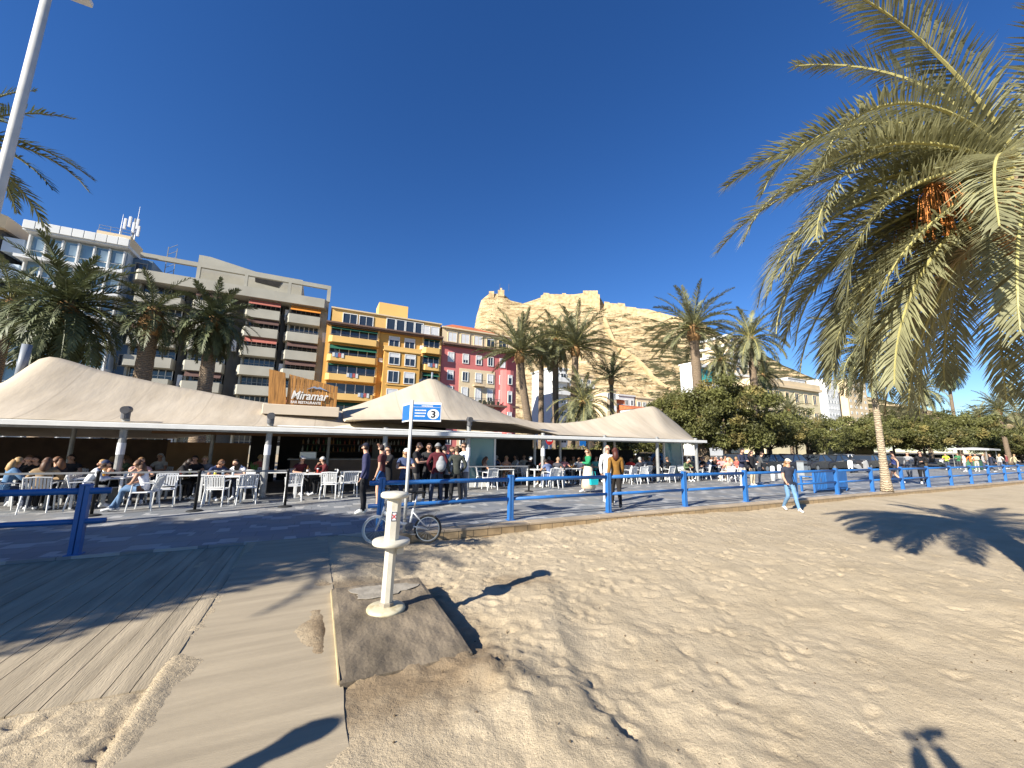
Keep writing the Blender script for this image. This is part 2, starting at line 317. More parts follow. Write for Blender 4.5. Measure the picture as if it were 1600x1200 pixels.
    def build(self, name, mats, parent=None, smooth=False):
        return link(name, self.mesh(name, mats, ORG.get(parent.name, (0, 0, 0)) if parent else (0, 0, 0), smooth), parent)

def link(name, me, parent=None, loc=None):
    o = bpy.data.objects.new(name, me); COL.objects.link(o)
    if parent:
        o.parent = parent
        if parent.name in ORG: ORG[o.name] = ORG[parent.name]
    if loc is not None: o.location = loc
    return o
def tag(o, label=None, cat=None, group=None, kind=None):
    if label: o['label'] = label
    if cat: o['category'] = cat
    if group: o['group'] = group
    if kind: o['kind'] = kind
    return o
def thing(name, label, cat, s, t, z=0.0, rot=0.0, group=None, org=False):
    o = bpy.data.objects.new(name, None); COL.objects.link(o); o.location = W(s, t, z); o.rotation_euler = (0, 0, TH + R(rot))
    o.empty_display_size = .2
    if org: ORG[o.name] = (s, t, z)
    return tag(o, label, cat, group)
def copy_tree(o, parent=None):
    c = o.copy(); COL.objects.link(c); c.parent = parent
    for ch in list(o.children): copy_tree(ch, c)
    return c
def struct(o): o['kind'] = 'structure'; return o
def place(o, s, t, z=0, rot=0): o.location = W(s, t, z); o.rotation_euler = (0, 0, TH + R(rot)); return o

def text_obj(txt, size, m, parent, s, t, z, shear=0.0, ext=.004, name='lettering', align='LEFT', rotz=0.0, bold=0.0, sx=1.0):
    c = bpy.data.curves.new(name, 'FONT'); c.body = txt; c.size = size; c.extrude = ext; c.shear = shear; c.offset = bold; c.align_x = align; c.resolution_u = 3
    tmp = bpy.data.objects.new('tmp_text', c); COL.objects.link(tmp); bpy.context.view_layer.update()
    me = bpy.data.meshes.new_from_object(tmp.evaluated_get(bpy.context.evaluated_depsgraph_get()))
    bpy.data.objects.remove(tmp); bpy.data.curves.remove(c); me.materials.clear(); me.materials.append(m)
    og = ORG.get(parent.name, (0, 0, 0)) if parent else (0, 0, 0)
    o = link(name, me, parent, (s - og[0], t - og[1], z - og[2])); o.rotation_euler = (R(90), 0, rotz); o.scale = (sx, 1, 1)
    return o

def fbm(x, y, octs=5, seed=0, base=1.0, gain=.5):
    rs = np.random.RandomState(seed); out = np.zeros_like(x); amp = 1.0; fr = base
    for k in range(octs):
        P = rs.rand(64, 64) * 2 - 1; xs = x * fr + rs.rand() * 50; ys = y * fr + rs.rand() * 50
        xi = np.floor(xs).astype(int); yi = np.floor(ys).astype(int); fx = xs - xi; fy = ys - yi
        fx = fx * fx * (3 - 2 * fx); fy = fy * fy * (3 - 2 * fy); xi %= 64; yi %= 64; x1 = (xi + 1) % 64; y1 = (yi + 1) % 64
        out += amp * ((P[xi, yi] * (1 - fx) + P[x1, yi] * fx) * (1 - fy) + (P[xi, y1] * (1 - fx) + P[x1, y1] * fx) * fy)
        amp *= gain; fr *= 2.03
    return out
def sstep(a, b, x): k = np.clip((x - a) / (b - a), 0, 1); return k * k * (3 - 2 * k)
def grid_mesh(name, X, Y, Z, m):
    ny, nx = X.shape; v = np.stack([X, Y, Z], -1).reshape(-1, 3); i = np.arange(nx * ny).reshape(ny, nx)
    q = np.stack([i[:-1, :-1], i[:-1, 1:], i[1:, 1:], i[1:, :-1]], -1).reshape(-1, 4)
    me = bpy.data.meshes.new(name); me.vertices.add(len(v)); me.vertices.foreach_set('co', v.ravel())
    me.loops.add(q.size); me.loops.foreach_set('vertex_index', q.ravel()); me.polygons.add(len(q))
    me.polygons.foreach_set('loop_start', np.arange(len(q)) * 4); me.polygons.foreach_set('use_smooth', np.ones(len(q), bool))
    me.materials.append(m); me.update(); me.validate(); return me

# ================================================================ SETTING
ground = MB().add([(-1500, -1500, -.6), (1500, -1500, -.6), (1500, 1500, -.6), (-1500, 1500, -.6)], [(0, 1, 2, 3)]).build('ground', mat('earth', (.25, .20, .14), .95)); struct(ground)

def sand():
    xs = np.concatenate([np.arange(-40, -9, 1.0), np.arange(-9, -5, .12), np.arange(-5, 10, .034), np.arange(10, 20, .07), np.arange(20, 40, .3), np.arange(40, 140, 3)])
    ys = np.concatenate([np.arange(-30, 0, 1.5), np.arange(0, 1.6, .1), np.arange(1.6, 8, .034), np.arange(8, 15, .06), np.arange(15, 30, .25), np.arange(30, 90, 2)])
    X, Y = np.meshgrid(xs, ys); S = (X - OO[0]) * UX[0] + (Y - OO[1]) * UX[1]; T = (X - OO[0]) * VX[0] + (Y - OO[1]) * VX[1]
    z = -.15 + .05 * fbm(X, Y, 3, 1, .22) - .03 * sstep(2, 9, S)
    left = sstep(-4.75, -5.05, S)
    z = z * (1 - left) + (-.062 + .012 * fbm(X, Y, 3, 5, .5)) * left
    rough = .006 + .010 * sstep(-4, -1, S) * sstep(11, 2, S + 1.2 * (T + 6)) + .008 * sstep(-3.2, -.8, T) * sstep(13, 3, S)
    z += rough * fbm(X, Y, 4, 9, 2.6, .55)
    z += .006 * fbm((X + Y) * .9, (X - Y) * 3.2, 3, 12, 1.6) * sstep(1, 4, X)
    # the trodden bank that drops to the right
    bx = np.array([gnd(*p, -.13)[:2] for p in [(872, 905), (884, 960), (902, 1015), (928, 1085), (975, 1150), (1040, 1215), (1150, 1290)]])
    o = np.argsort(bx[:, 1]); xb = np.interp(Y, bx[o, 1], bx[o, 0]); d = X - xb + .022 * fbm(X, Y, 3, 30, 1.6)
    fade = sstep(bx[:, 1].max() + .5, bx[:, 1].max() - .6, Y)
    z += .062 * fade * (sstep(.17, -.20, d) * sstep(-1.5, -.1, d)) - .010 * fade * sstep(.5, .1, np.abs(d - .18))
    z += .0035 * fbm(X, Y, 3, 33, 8.5, .6) * sstep(11, 2, np.hypot(X, Y))
    # churned wet sand round the slab, hollow beside it
    cs, ct = -3.2, -3.9; dd = np.maximum(np.abs(S - cs) / 1.25, np.abs(T - ct) / 1.75)
    ch = sstep(1.6, .7, dd); z += ch * .020 * fbm(X, Y, 5, 40, 4.6, .65)
    front = sstep(-4.50, -4.98, T + .12 * fbm(X, Y, 3, 42, 1.7)) * sstep(-6.6, -5.3, T) * sstep(-4.0, -3.45, S) * sstep(-1.9, -2.6, S)
    z += front * (.135 + .018 * fbm(X, Y, 5, 41, 4.3, .65))
    # footprints
    rs = np.random.RandomState(4); n = 0
    def dent(px_, py_, a, L, wd, dep):
        i0, i1 = np.searchsorted(xs, [px_ - .35, px_ + .35]); j0, j1 = np.searchsorted(ys, [py_ - .35, py_ + .35])
        if i1 - i0 < 3 or j1 - j0 < 3: return
        x = X[j0:j1, i0:i1] - px_; y = Y[j0:j1, i0:i1] - py_; u = (x * math.cos(a) + y * math.sin(a)) / L; v = (-x * math.sin(a) + y * math.cos(a)) / wd
        q = np.sqrt(u * u + v * v); z[j0:j1, i0:i1] += -dep * sstep(1.1, .55, q) + dep * .55 * np.exp(-((q - 1.35) / .28) ** 2)
    for _ in range(2400):
        s_ = rs.uniform(-3.3, 14); t_ = -abs(rs.normal(0, 3.6)) - .15; p = W(s_, t_)
        if p[1] < 1.3 or (-3.8 < s_ < -2.5 and -5 < t_ < -2.8): continue
        k = 1.0 if s_ < 6 else .55
        dent(p[0], p[1], rs.uniform(0, 6.28), rs.uniform(.07, .13), rs.uniform(.035, .06), rs.uniform(.005, .017) * k)
    for _ in range(110):
        p = gnd(rs.uniform(820, 1250), rs.uniform(900, 1195), -.13); dent(p[0], p[1], rs.uniform(0, 6.28), rs.uniform(.09, .15), rs.uniform(.045, .075), rs.uniform(.004, .012))
    for _ in range(26):
        p = gnd(rs.uniform(0, 190), rs.uniform(1115, 1200), -.07); dent(p[0], p[1], rs.uniform(0, 6.28), rs.uniform(.06, .11), rs.uniform(.035, .06), rs.uniform(.006, .015))
    # flush below the paving, the path and the boards
    z = np.where(T > -.02, np.minimum(z, -.14), z)
    z = np.where((S < -4.95) & (T > -4.36), -.064, z)
    pz = -.051 + .048 * np.maximum(0, (T + 2.5) / 2.5)
    nr = sstep(-2.6, -3.55, S) * sstep(-4.4, -4.0, S) * ((T > -2.86) | (T < -4.95)) * (T < 0)
    z = z * (1 - nr) + nr * (pz - .004 + .016 * fbm(X, Y, 4, 60, 2.2, .6))
    inn = sstep(-4.95, -4.6, S) * sstep(-3.70, -4.15, S) * (T < 0) * (T > -12)
    wp = sstep(-3.52, -3.86, S) * (S > -4.95) * (T < 0) * (T > -12)
    z = z * (1 - wp) + wp * (pz + .004 + .021 * fbm(X, Y, 5, 61, 1.5, .6) - .034 * inn)
    global SANDZ
    SANDZ = (xs, ys, z)
    me = grid_mesh('sand', X, Y, z, SAND)
    wet = np.exp(-(np.maximum(0, np.abs(S - cs) - .5) / .55) ** 2 - (np.maximum(0, np.abs(T - ct + .1) - 1.1) / .65) ** 2)
    wet = np.maximum(wet, .85 * np.exp(-((X - .1) / .8) ** 2 - ((Y - 5.9) / .45) ** 2))
    a = me.attributes.new('wet', 'FLOAT', 'POINT'); a.data.foreach_set('value', wet.ravel().astype(np.float32))
    o = link('sand', me); struct(o)
sand()

def plane_st(name, pts, z, m, th=.3):
    mb = MB(); mb.plan([tuple(W(s, t)[:2]) for s, t in pts], z - th, z); o = mb.build(name, m); return struct(o)
plane_st('promenade', [(-60, 0), (130, 0), (130, 8.8), (60, 8.8), (20, 8.8), (17, 16), (-60, 16)], 0, PAVE, .3)
plane_st('road', [(-90, 16.2), (16.8, 16.2), (19.9, 9.1), (160, 9.1), (160, 52), (-90, 52)], -.08, mat('asphalt', (.055, .055, .055), .9, .25, 3, .2, 40), .2)
plane_st('far_pavement', [(-90, 52.3), (180, 52.3), (180, 60), (-90, 60)], .02, mat('far_paving', (.28, .26, .23), .85), .3)
# concrete path: a gently rising sheet with a thin sand edge
mb = MB(); rs = np.random.RandomState(8); nT = 60
vs = []; fs = []
for i in range(nT + 1):
    t = -12 + 12 * i / nT; zz = -.055 + .050 * max(0, (t + 2.5) / 2.5)
    for k in range(9):
        s = -4.9 + (1.205 + .02 * rs.rand()) * k / 8; vs.append(W(s, t, zz + .004 * rs.rand()))
for i in range(nT):
    for k in range(8): fs.append((i * 9 + k, i * 9 + k + 1, (i + 1) * 9 + k + 1, (i + 1) * 9 + k))
mb.add(vs, fs); struct(mb.build('path', CONC_PATH, None, True))
mb = MB(); s = -4.905; k = 0
while s > -13:
    a = W(s, -4.38 + .01 * (k % 3)); wd = .146; z1 = -.046 + .002 * ((k * 7) % 3)
    mb.plan([tuple(W(s, -.01)[:2]), tuple(W(s - wd, -.01)[:2]), tuple(W(s - wd, -4.38)[:2]), tuple(W(s, -4.38)[:2])][::-1], z1 - .04, z1 + .0); s -= .152; k += 1
struct(mb.build('boardwalk', DECK))
# sand blown over the boards: a thin drift
X, Y = np.meshgrid(np.linspace(-13, -4.95, 120), np.linspace(-4.3, -.3, 80))
Z = -.068 + .036 * fbm(X, Y, 4, 77, .55) + .012 * fbm(X, Y, 3, 78, 3) - .02 * sstep(-3.6, -4.3, Y) - .03 * sstep(-1.2, -.3, Y)
P = np.array([W(a, b, c) for a, b, c in zip(X.ravel(), Y.ravel(), Z.ravel())]); me = grid_mesh('sand_drift', P[:, 0].reshape(X.shape), P[:, 1].reshape(X.shape), P[:, 2].reshape(X.shape), SAND)
struct(link('sand_drift', me))

m = MB(); rr = random.Random(12)
for k in range(130):
    q = gnd(rr.uniform(560, 1600), rr.uniform(840, 1200), -.13); z_ = -.135
    if rr.random() < .5: a = rr.uniform(0, 6.28); L = rr.uniform(.004, .012); m.add([(q[0] - L * math.cos(a), q[1] - L * math.sin(a), -.10), (q[0] + .3 * L * math.sin(a), q[1] - .3 * L * math.cos(a), -.102), (q[0] + L * math.cos(a), q[1] + L * math.sin(a), -.10), (q[0] - .3 * L * math.sin(a), q[1] + .3 * L * math.cos(a), -.095)], [(0, 1, 2, 3)])
    else: r_ = rr.uniform(.004, .011); m.ell((q[0], q[1], -.10), (r_, r_ * .8, r_ * .6), 6, 5)
def sand_z(x, y): return float(SANDZ[2][min(len(SANDZ[1]) - 1, int(np.searchsorted(SANDZ[1], y))), min(len(SANDZ[0]) - 1, int(np.searchsorted(SANDZ[0], x)))])
m.v = [(x, y, z_ + .105 + sand_z(x, y)) for x, y, z_ in m.v]
o = m.build('sand_litter', mat('dark_litter', (.10, .07, .04), .9, .5, 30)); o['kind'] = 'stuff'; tag(o, 'small scattered leaf bits and pebbles lying on the dry sand')
# ---------------------------------------------------------------- hill with the castle
RIDGE = [(640, 640), (700, 600), (728, 545), (741, 512), (745, 490), (752, 466), (764, 456), (786, 455), (797, 466), (817, 471), (845, 462), (858, 459), (912, 458), (935, 458), (944, 473), (977, 476), (1012, 484), (1045, 494), (1103, 508), (1140, 526), (1185, 546), (1225, 570), (1300, 602), (1400, 630), (1520, 655), (1700, 675), (2200, 695)]
RD = 430.0
_raz, _rte = [], []
for x, y in RIDGE:
    d = ray(x, y); _raz.append(math.atan2(d[0], d[1])); _rte.append(d[2] / math.hypot(d[0], d[1]))
def ridge_h(az): return 1.75 + RD * np.interp(az, _raz, _rte)
def hill_h(az, r):
    H = ridge_h(az); q = (r - 225) / (RD - 225)
    g = np.interp(q, [0, .25, .5, .72, .9, 1.0, 1.03, 1.12, 1.6], [0, .10, .28, .50, .70, .985, 1.0, .93, .3])
    b = 6.0; h = b + (np.maximum(H, b) - b) * g
    x = r * np.sin(az); y = r * np.cos(az)
    ter = (np.abs(((h / 9.0 + .6 * fbm(x, y, 3, 50, .03)) % 1.0) - .5) * 2) ** 2 * 3.2
    n = 5.0 * fbm(x, y, 5, 51, .022, .55) + ter + 5.5 * np.abs(fbm(x, y, 5, 53, .05)) - 2
    return h + n * np.clip(q * 2.5, 0, 1) * np.clip((1.0 - q) * 5, .10, 1)
def hill():
    az = np.concatenate([np.linspace(_raz[0], _raz[3], 20), np.linspace(_raz[3], _raz[20], 360)[1:], np.linspace(_raz[20], _raz[-1], 120)[1:]])
    rr = np.concatenate([np.linspace(225, 380, 110), np.linspace(381, 450, 110), np.linspace(452, 640, 30)])
    A, RR = np.meshgrid(az, rr); Z = hill_h(A, RR); X = RR * np.sin(A); Y = RR * np.cos(A)
    me = grid_mesh('hill', X, Y, Z, HILL)
    px_az = math.atan2(*ray(990, 520)[:2]); sc = .07 * sstep(px_az - .03, px_az + .12, A) - .07 * sstep(px_az - .02, px_az - .25, A)
    a = me.attributes.new('scrub', 'FLOAT', 'POINT'); a.data.foreach_set('value', sc.ravel().astype(np.float32))
    struct(link('hill', me))
hill()
CASTLE = mat('castle_stone', (.46, .34, .19), .95, .38, .30, 1.0, .8, detail=9)
def castle():
    c = bpy.data.objects.new('castle', None); COL.objects.link(c)
    a0 = math.atan2(*ray(920, 460)[:2]); c.location = (RD * math.sin(a0), RD * math.cos(a0), ridge_h(a0))
    tag(c, 'sandstone castle with ramparts and keep along the top of the rocky hill', 'castle'); ORG[c.name] = tuple(c.location)
    def wall(name, pix, hgt, th=4, r=RD - 4, drop=14, parent=c, mtl=CASTLE):
        mb = MB(); n = len(pix); P = []
        for x, y in pix:
            d = ray(x, y); h = math.hypot(d[0], d[1]); P.append((d[0] / h, d[1] / h, 1.75 + r * d[2] / h))
        vs = []
        for dx, dy, z in P:
            for rr, zz in ((r, z - drop), (r + th, z - drop), (r + th, z), (r, z)): vs.append((dx * rr, dy * rr, zz))
        fs = []
        for i in range(n - 1):
            for k in range(4): fs.append((4 * i + k, 4 * i + (k + 1) % 4, 4 * i + 4 + (k + 1) % 4, 4 * i + 4 + k))
        fs += [(3, 2, 1, 0), tuple(4 * (n - 1) + k for k in range(4))]
        mb.add(vs, fs); return mb.build(name, mtl, parent)
    wall('rampart', [(845, 462), (849, 460), (849.5, 457.5), (858, 458), (858.5, 459.5), (870, 459.5), (878, 460), (878.5, 458), (884, 458.2), (884.5, 460), (897, 460), (911, 458)], 6)
    wall('keep', [(911, 454), (934, 454)], 8, 12, RD - 6, 18)
    wall('keep', [(921, 456), (937, 460)], 8, 8, RD - 9, 18)
    wall('rampart', [(944, 471), (952, 472), (952.5, 473.5), (965, 474.5), (965.5, 473.2), (976, 474.2), (977, 479), (994, 480.5), (994.5, 482), (1012, 483), (1045, 492), (1075, 499), (1103, 506)], 6)
    wall('watchtower', [(778, 453), (788, 453)], 8, 6, RD - 3, 8)
    wall('watchtower', [(764, 455), (772, 455)], 8, 6, RD - 3, 8)
    wall('turret', [(781.5, 450), (784.5, 450)], 4, 3, RD - 2, 6)
    for px_ in (781, 795): 
        d = ray(px_, 455); h = math.hypot(d[0], d[1]); p = np.array([d[0] / h * RD, d[1] / h * RD, 1.75 + RD * d[2] / h])
        MB().tube([p, p + np.array([0, 0, 9])], .25, 5).build('mast', DSTEEL, c)
    wall('rampart', [(1150, 531), (1168, 536), (1190, 546)], 6)
    # the pale wall that runs down the slope, in its own stone colour
    mb = MB(); pts = []
    for x, q in [(941, .97), (958, .86), (985, .72), (1010, .60), (1022, .55), (1040, .50)]:
        a = math.atan2(*ray(x, 500)[:2]); r = 225 + (RD - 225) * q; pts.append((a, r))
    vs = []; fs = []; N = 60
    tt = np.linspace(0, len(pts) - 1, N)
    hs_ = [float(hill_h(np.array([np.interp(k, range(len(pts)), [p[0] for p in pts])]), np.array([np.interp(k, range(len(pts)), [p[1] for p in pts])]))[0]) for k in tt]
    hs_ = np.convolve(np.pad(hs_, 6, mode='edge'), np.ones(13) / 13, mode='valid')
    for ki, k in enumerate(tt):
        a = np.interp(k, range(len(pts)), [p[0] for p in pts]); r = np.interp(k, range(len(pts)), [p[1] for p in pts]); h = hs_[ki]
        for da, dz in ((-.004, -9), (.004, -9), (.004, 3.0), (-.004, 3.0)): vs.append((r * math.sin(a + da), r * math.cos(a + da), h + dz))
    for i in range(N - 1):
        for k in range(4): fs.append((4 * i + k, 4 * i + (k + 1) % 4, 4 * i + 4 + (k + 1) % 4, 4 * i + 4 + k))
    mb.add(vs, fs); mb.build('descending_wall', mat('slope_wall_stone', (.42, .30, .16), .95, .15, .2), c)
castle()

# ================================================================ BUILDINGS along the street behind (s along, t away, z up)
WALLW = mat('white_render', (.64, .64, .62), .8, .06, .3)
OCHRE = mat('ochre_render', (.60, .33, .085), .85, .14, .25)
OCHRE_L = mat('light_ochre_render', (.70, .44, .15), .85, .08, .3)
PINK = mat('pink_render', (.56, .165, .15), .85, .12, .25)
CREAMR = mat('cream_render', (.66, .52, .33), .85, .08, .3)
CORNICE = mat('brown_cornice', (.16, .10, .075), .8, .1)
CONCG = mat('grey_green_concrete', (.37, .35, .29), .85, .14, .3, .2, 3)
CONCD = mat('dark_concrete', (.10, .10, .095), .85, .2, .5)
SHUT = mat('white_shutter', (.64, .64, .64), .6, .05, 2)
TILE = mat('terracotta_tiles', (.45, .13, .05), .85, .2, 2)
AWN_G = mat('green_awning', (.015, .10, .06), .8); AWN_O = mat('orange_awning', (.62, .22, .03), .8)
AWN_R = mat('coral_awning', (.36, .115, .085), .8); AWN_B = mat('brown_awning', (.10, .055, .045), .8)
_WM = {}
def window(par, s, y, z, w, h, frame=WHITE_M, pane=GLASSD, fr=.12, bars=1, shutter=0.0, proud=.10, name='window'):
    """window whose lower left corner is at (s, z) on the wall plane y"""
    k = (round(w, 2), round(h, 2), frame.name, pane.name, fr, bars, round(shutter, 2), proud)
    if k not in _WM:
        f = MB(); f.box(0, w, -proud, .05, 0, fr); f.box(0, w, -proud, .05, h - fr, h); f.box(0, fr, -proud, .05, fr, h - fr); f.box(w - fr, w, -proud, .05, fr, h - fr)
        for b in range(1, bars + 1): x = fr + (w - 2 * fr) * b / (bars + 1); f.box(x - .03, x + .03, -proud * .7, .05, fr, h - fr)
        p = MB().box(fr, w - fr, -.03, .04, fr, h - fr)
        sh = MB().box(fr + .01, w - fr - .01, -.065, -.033, fr + (h - 2 * fr) * (1 - shutter), h - fr - .01) if shutter else None
        _WM[k] = (f.mesh('window_frame', frame), p.mesh('pane', pane), sh.mesh('roller_shutter', SHUT) if sh else None)
    fm, pm, sm = _WM[k]; o = ORG.get(par.name, (0, 0, 0))
    fo = link(name, fm, par, (s - o[0], y - o[1], z - o[2])); link('pane', pm, fo)
    if sm: link('roller_shutter', sm, fo)
    return fo
FT = 55.0
def bld(name, label, s0, s1, t=FT, cat='building', group=None): return thing(name, label, cat, (s0 + s1) / 2, t, 0, 0, group, org=True)
rb = random.Random(3)

def yellow_building():
    b = bld('yellow_apartment_building', 'ochre yellow apartment building with green awnings over its balconies, between the grey and pink blocks', -4, 13.75)
    MB().box(-4.3, 13.7, FT, FT + 14, 0, 19.4).build('wall', OCHRE, b)
    MB().box(-3.7, 13.5, FT + .5, FT + 13.5, 19.85, 22.3).build('attic', OCHRE_L, b)
    m = MB(); m.box(-4.25, 13.73, FT - .75, FT + 14, 19.4, 19.62); m.box(-4.4, 13.73, FT - 1.0, FT + 14, 19.62, 19.85); m.build('cornice', CORNICE, b)
    MB().box(-3.9, 13.7, FT + .25, FT + 13.7, 22.3, 22.5).build('roof', CREAMR, b)
    MB().box(3.6, 8.6, FT + 5, FT + 9, 22.5, 26.2).build('roof_house', OCHRE_L, b)
    window(b, -2.2, FT + .5, 20.1, 2.2, 1.75, bars=1); window(b, .2, FT + .5, 20.1, 2.2, 1.75, bars=1)
    m = MB()
    for i in range(4):
        window(b, 4.4 + i * 1.55, FT + .5, 20.0, 1.5, 2.1, bars=0)
    window(b, 10.2, FT + .5, 20.2, 1.5, 1.6, shutter=1); window(b, 11.8, FT + .5, 20.2, 1.5, 1.6, shutter=.95)
    # projecting middle with pairs of windows
    MB().box(4.2, 9.9, FT - 1.2, FT, 0, 16.2).build('oriel', OCHRE, b)
    m = MB(); m.box(4.05, 10.05, FT - 1.4, FT, 16.2, 16.4); m.box(4.1, 10.0, FT - 1.3, FT - 1.15, 16.4, 17.0); m.build('oriel_parapet', OCHRE_L, b)
    for f in range(6):
        z = 17.0 - f * 2.9; y = FT if f == 0 else FT - 1.2
        for k, x in enumerate((4.9, 7.4)):
            window(b, x, y, z - (.1 if f else 0), 1.75, 1.95, bars=1, shutter=(0, .35, 0, 1, .5, 0)[(f + 2 * k) % 6] if f > 1 else (.3 if f == 0 else .35))
        if f: MB().box(4.7, 9.4, y - .12, y, z - .45, z - .3).build('string_course', OCHRE_L, b)
    # balconies either side
    for side, x0, x1 in (('a', -3.9, 3.4), ('b', 10.3, 13.6)):
        for f in range(6):
            z = 16.9 - f * 2.9
            rec = MB().box(x0 + .3, x1 - .3, FT - .02, FT + .02, z + .75, z + 2.3); r = rec.build('balcony_glazing', GLASSD, b)
            n = 5 if side == 'a' else 3
            mm = MB()
            for k in range(n + 1):
                xx = x0 + .3 + (x1 - x0 - .6) * k / n; mm.box(xx - .05, xx + .05, FT - .1, FT - .03, z + .75, z + 2.3)
            mm.build('glazing_bars', WHITE_M, r)
            p = MB(); xc = (x0 + x1) / 2
            p.plan([(x0, FT), (x0 + .05, FT - .7), (x0 + .5, FT - 1.15), (x1 - .5, FT - 1.15), (x1 - .05, FT - .7), (x1, FT)], z - .25, z + .72)
            bal = p.build('balcony', OCHRE_L, b)
            MB().tube([(x0 + .1, FT - .8, z + .95), (x0 + .5, FT - 1.1, z + .95), (x1 - .5, FT - 1.1, z + .95), (x1 - .1, FT - .8, z + .95)], .035, 6).build('handrail', DSTEEL, bal)
            for xx in (x0, x1 - .25): MB().box(xx, xx + .25, FT - .25, FT, z + .72, z + 2.5).build('pier', OCHRE_L, b)
            drop = (.55, .95, .35, .0, .6, .3)[f] if side == 'a' else (.35, .5, .9, .3, .4, .2)[f]
            if drop:
                a = MB(); a.add([(x0 + .3, FT - .05, z + 2.42), (x1 - .3, FT - .05, z + 2.42), (x1 - .3, FT - .1 - drop, z + 2.42 - drop * .8), (x0 + .3, FT - .1 - drop, z + 2.42 - drop * .8),
                               (x0 + .3, FT - .05, z + 2.38), (x1 - .3, FT - .05, z + 2.38), (x1 - .3, FT - .1 - drop, z + 2.38 - drop * .8), (x0 + .3, FT - .1 - drop, z + 2.38 - drop * .8)],
                              [(0, 1, 2, 3), (7, 6, 5, 4), (0, 3, 7, 4), (1, 5, 6, 2), (3, 2, 6, 7), (0, 4, 5, 1)]); a.build('awning', AWN_G, b)
    for x, z in ((3.55, 14.4), (9.95, 11.6), (3.6, 5.6), (10.0, 17.3)): MB().bbox(x, x + .6, FT - .42, FT - .02, z, z + .65, .03).build('air_conditioner', SHUT, b)
    for x, f in ((-3.2, 1), (-1.0, 2), (11.2, 1), (.8, 3)):
        z = 16.9 - f * 2.9; m = MB()
        for k in range(4): m.box(x + k * .42, x + .34 + k * .42, FT - 1.22, FT - 1.19, z + .35 - .1 * (k % 2), z + .93)
        for k in range(4): m.m[-6 * (4 - k):] = [k % 3] * (6 * (4 - k))
        m.build('laundry', [cmat('cloth', (.6, .6, .58)), cmat('cloth', (.12, .2, .35)), cmat('cloth', (.45, .1, .1))], b)
yellow_building()

def pink_building():
    b = bld('pink_apartment_building', 'pink apartment building with cream centre panel and terracotta roof, beside the yellow block', 13.8, 29)
    MB().box(13.75, 26.3, FT, FT + 13, 0, 18.6).build('wall', PINK, b)
    MB().lathe([(1.9, 0), (1.9, 15.3)], 16, (26.6, FT + .9, 0)).build('corner_bay', PINK, b)
    MB().box(26.3, 28.9, FT + 1.2, FT + 13, 0, 18.6).build('side_wall', PINK, b)
    m = MB(); m.box(13.76, 28.9, FT - .5, FT + 13, 18.6, 18.8); m.box(13.76, 29.1, FT - .8, FT + 13.1, 18.8, 19.1); m.build('cornice', CORNICE, b)
    MB().box(13.9, 27.6, FT + .6, FT + 12, 19.1, 21.9).build('attic', CREAMR, b)
    MB().box(13.77, 28.0, FT + .2, FT + 12.5, 21.9, 22.15).build('eaves', CREAMR, b)
    m = MB(); m.add([(13.9, FT + .5, 22.16), (26.5, FT + .5, 22.16), (26.5, FT + 11, 22.16), (13.9, FT + 11, 22.16), (17, FT + 5, 24.2), (21, FT + 5, 24.2)], [(0, 1, 5, 4), (1, 2, 5), (2, 3, 4, 5), (3, 0, 4), (3, 2, 1, 0)]); m.build('roof', TILE, b)
    for i, x in enumerate((14.9, 17.3, 19.8, 22.3, 24.7)):
        window(b, x, FT + .6, 19.5, 1.75, 1.9, frame=CREAMR, shutter=(1, 1, 1, .2, 0)[i], bars=1)
    MB().box(17.1, 23.9, FT - .06, FT, 0, 14.9).build('centre_panel', CREAMR, b)
    for f, z in enumerate((15.8, 12.6, 9.2, 5.4, 1.6)):
        for i, x in enumerate((14.9, 17.6, 20.1, 22.4, 24.8)):
            h = 1.75 if f < 2 else 2.4
            y = FT - .06 if 0 < i < 4 and f > 0 else FT
            window(b, x, y, z, 1.15, h, shutter=(1, .65, .45, .0, 1, .8)[(i + f * 2) % 6], fr=.13, bars=1)
        if f: window(b, 26.1, FT - 1.03, z, .85, 1.8 if f < 2 else 2.2, fr=.1, bars=0, shutter=.3)
        for k, y in enumerate((FT + 4, FT + 8)): MB().box(28.88, 28.94, y, y + 1.2, z, z + 1.8).build('side_window', GLASSD, b)
    m = MB(); m.box(19.7, 21.8, FT - .8, FT, 11.9, 12.05); bal = m.build('balcony', CREAMR, b)
    rl = MB()
    for k in range(12): x = 19.72 + k * .187; rl.box(x, x + .03, FT - .8, FT - .76, 12.05, 12.95)
    rl.box(19.7, 21.8, FT - .81, FT - .75, 12.95, 13.0); rl.build('railing', DSTEEL, bal)
    m = MB(); m.box(16.6, 28.6, FT - .9, FT, 8.4, 8.75); bal = m.build('balcony', CORNICE, b)
    rl = MB()
    for k in range(40): x = 16.9 + k * .2; rl.box(x, x + .03, FT - .86, FT - .82, 8.75, 9.7)
    rl.box(16.9, 24.8, FT - .87, FT - .81, 9.7, 9.76); rl.build('railing', DSTEEL, bal)
    m = MB()
    for i in range(14):
        x = rb.uniform(17, 24.5); m.ell((x, FT - .5, 8.95 + rb.random() * .3), (.28, .22, .35), 6, 5)
    m.build('balcony_plants', LEAF, b)
pink_building()

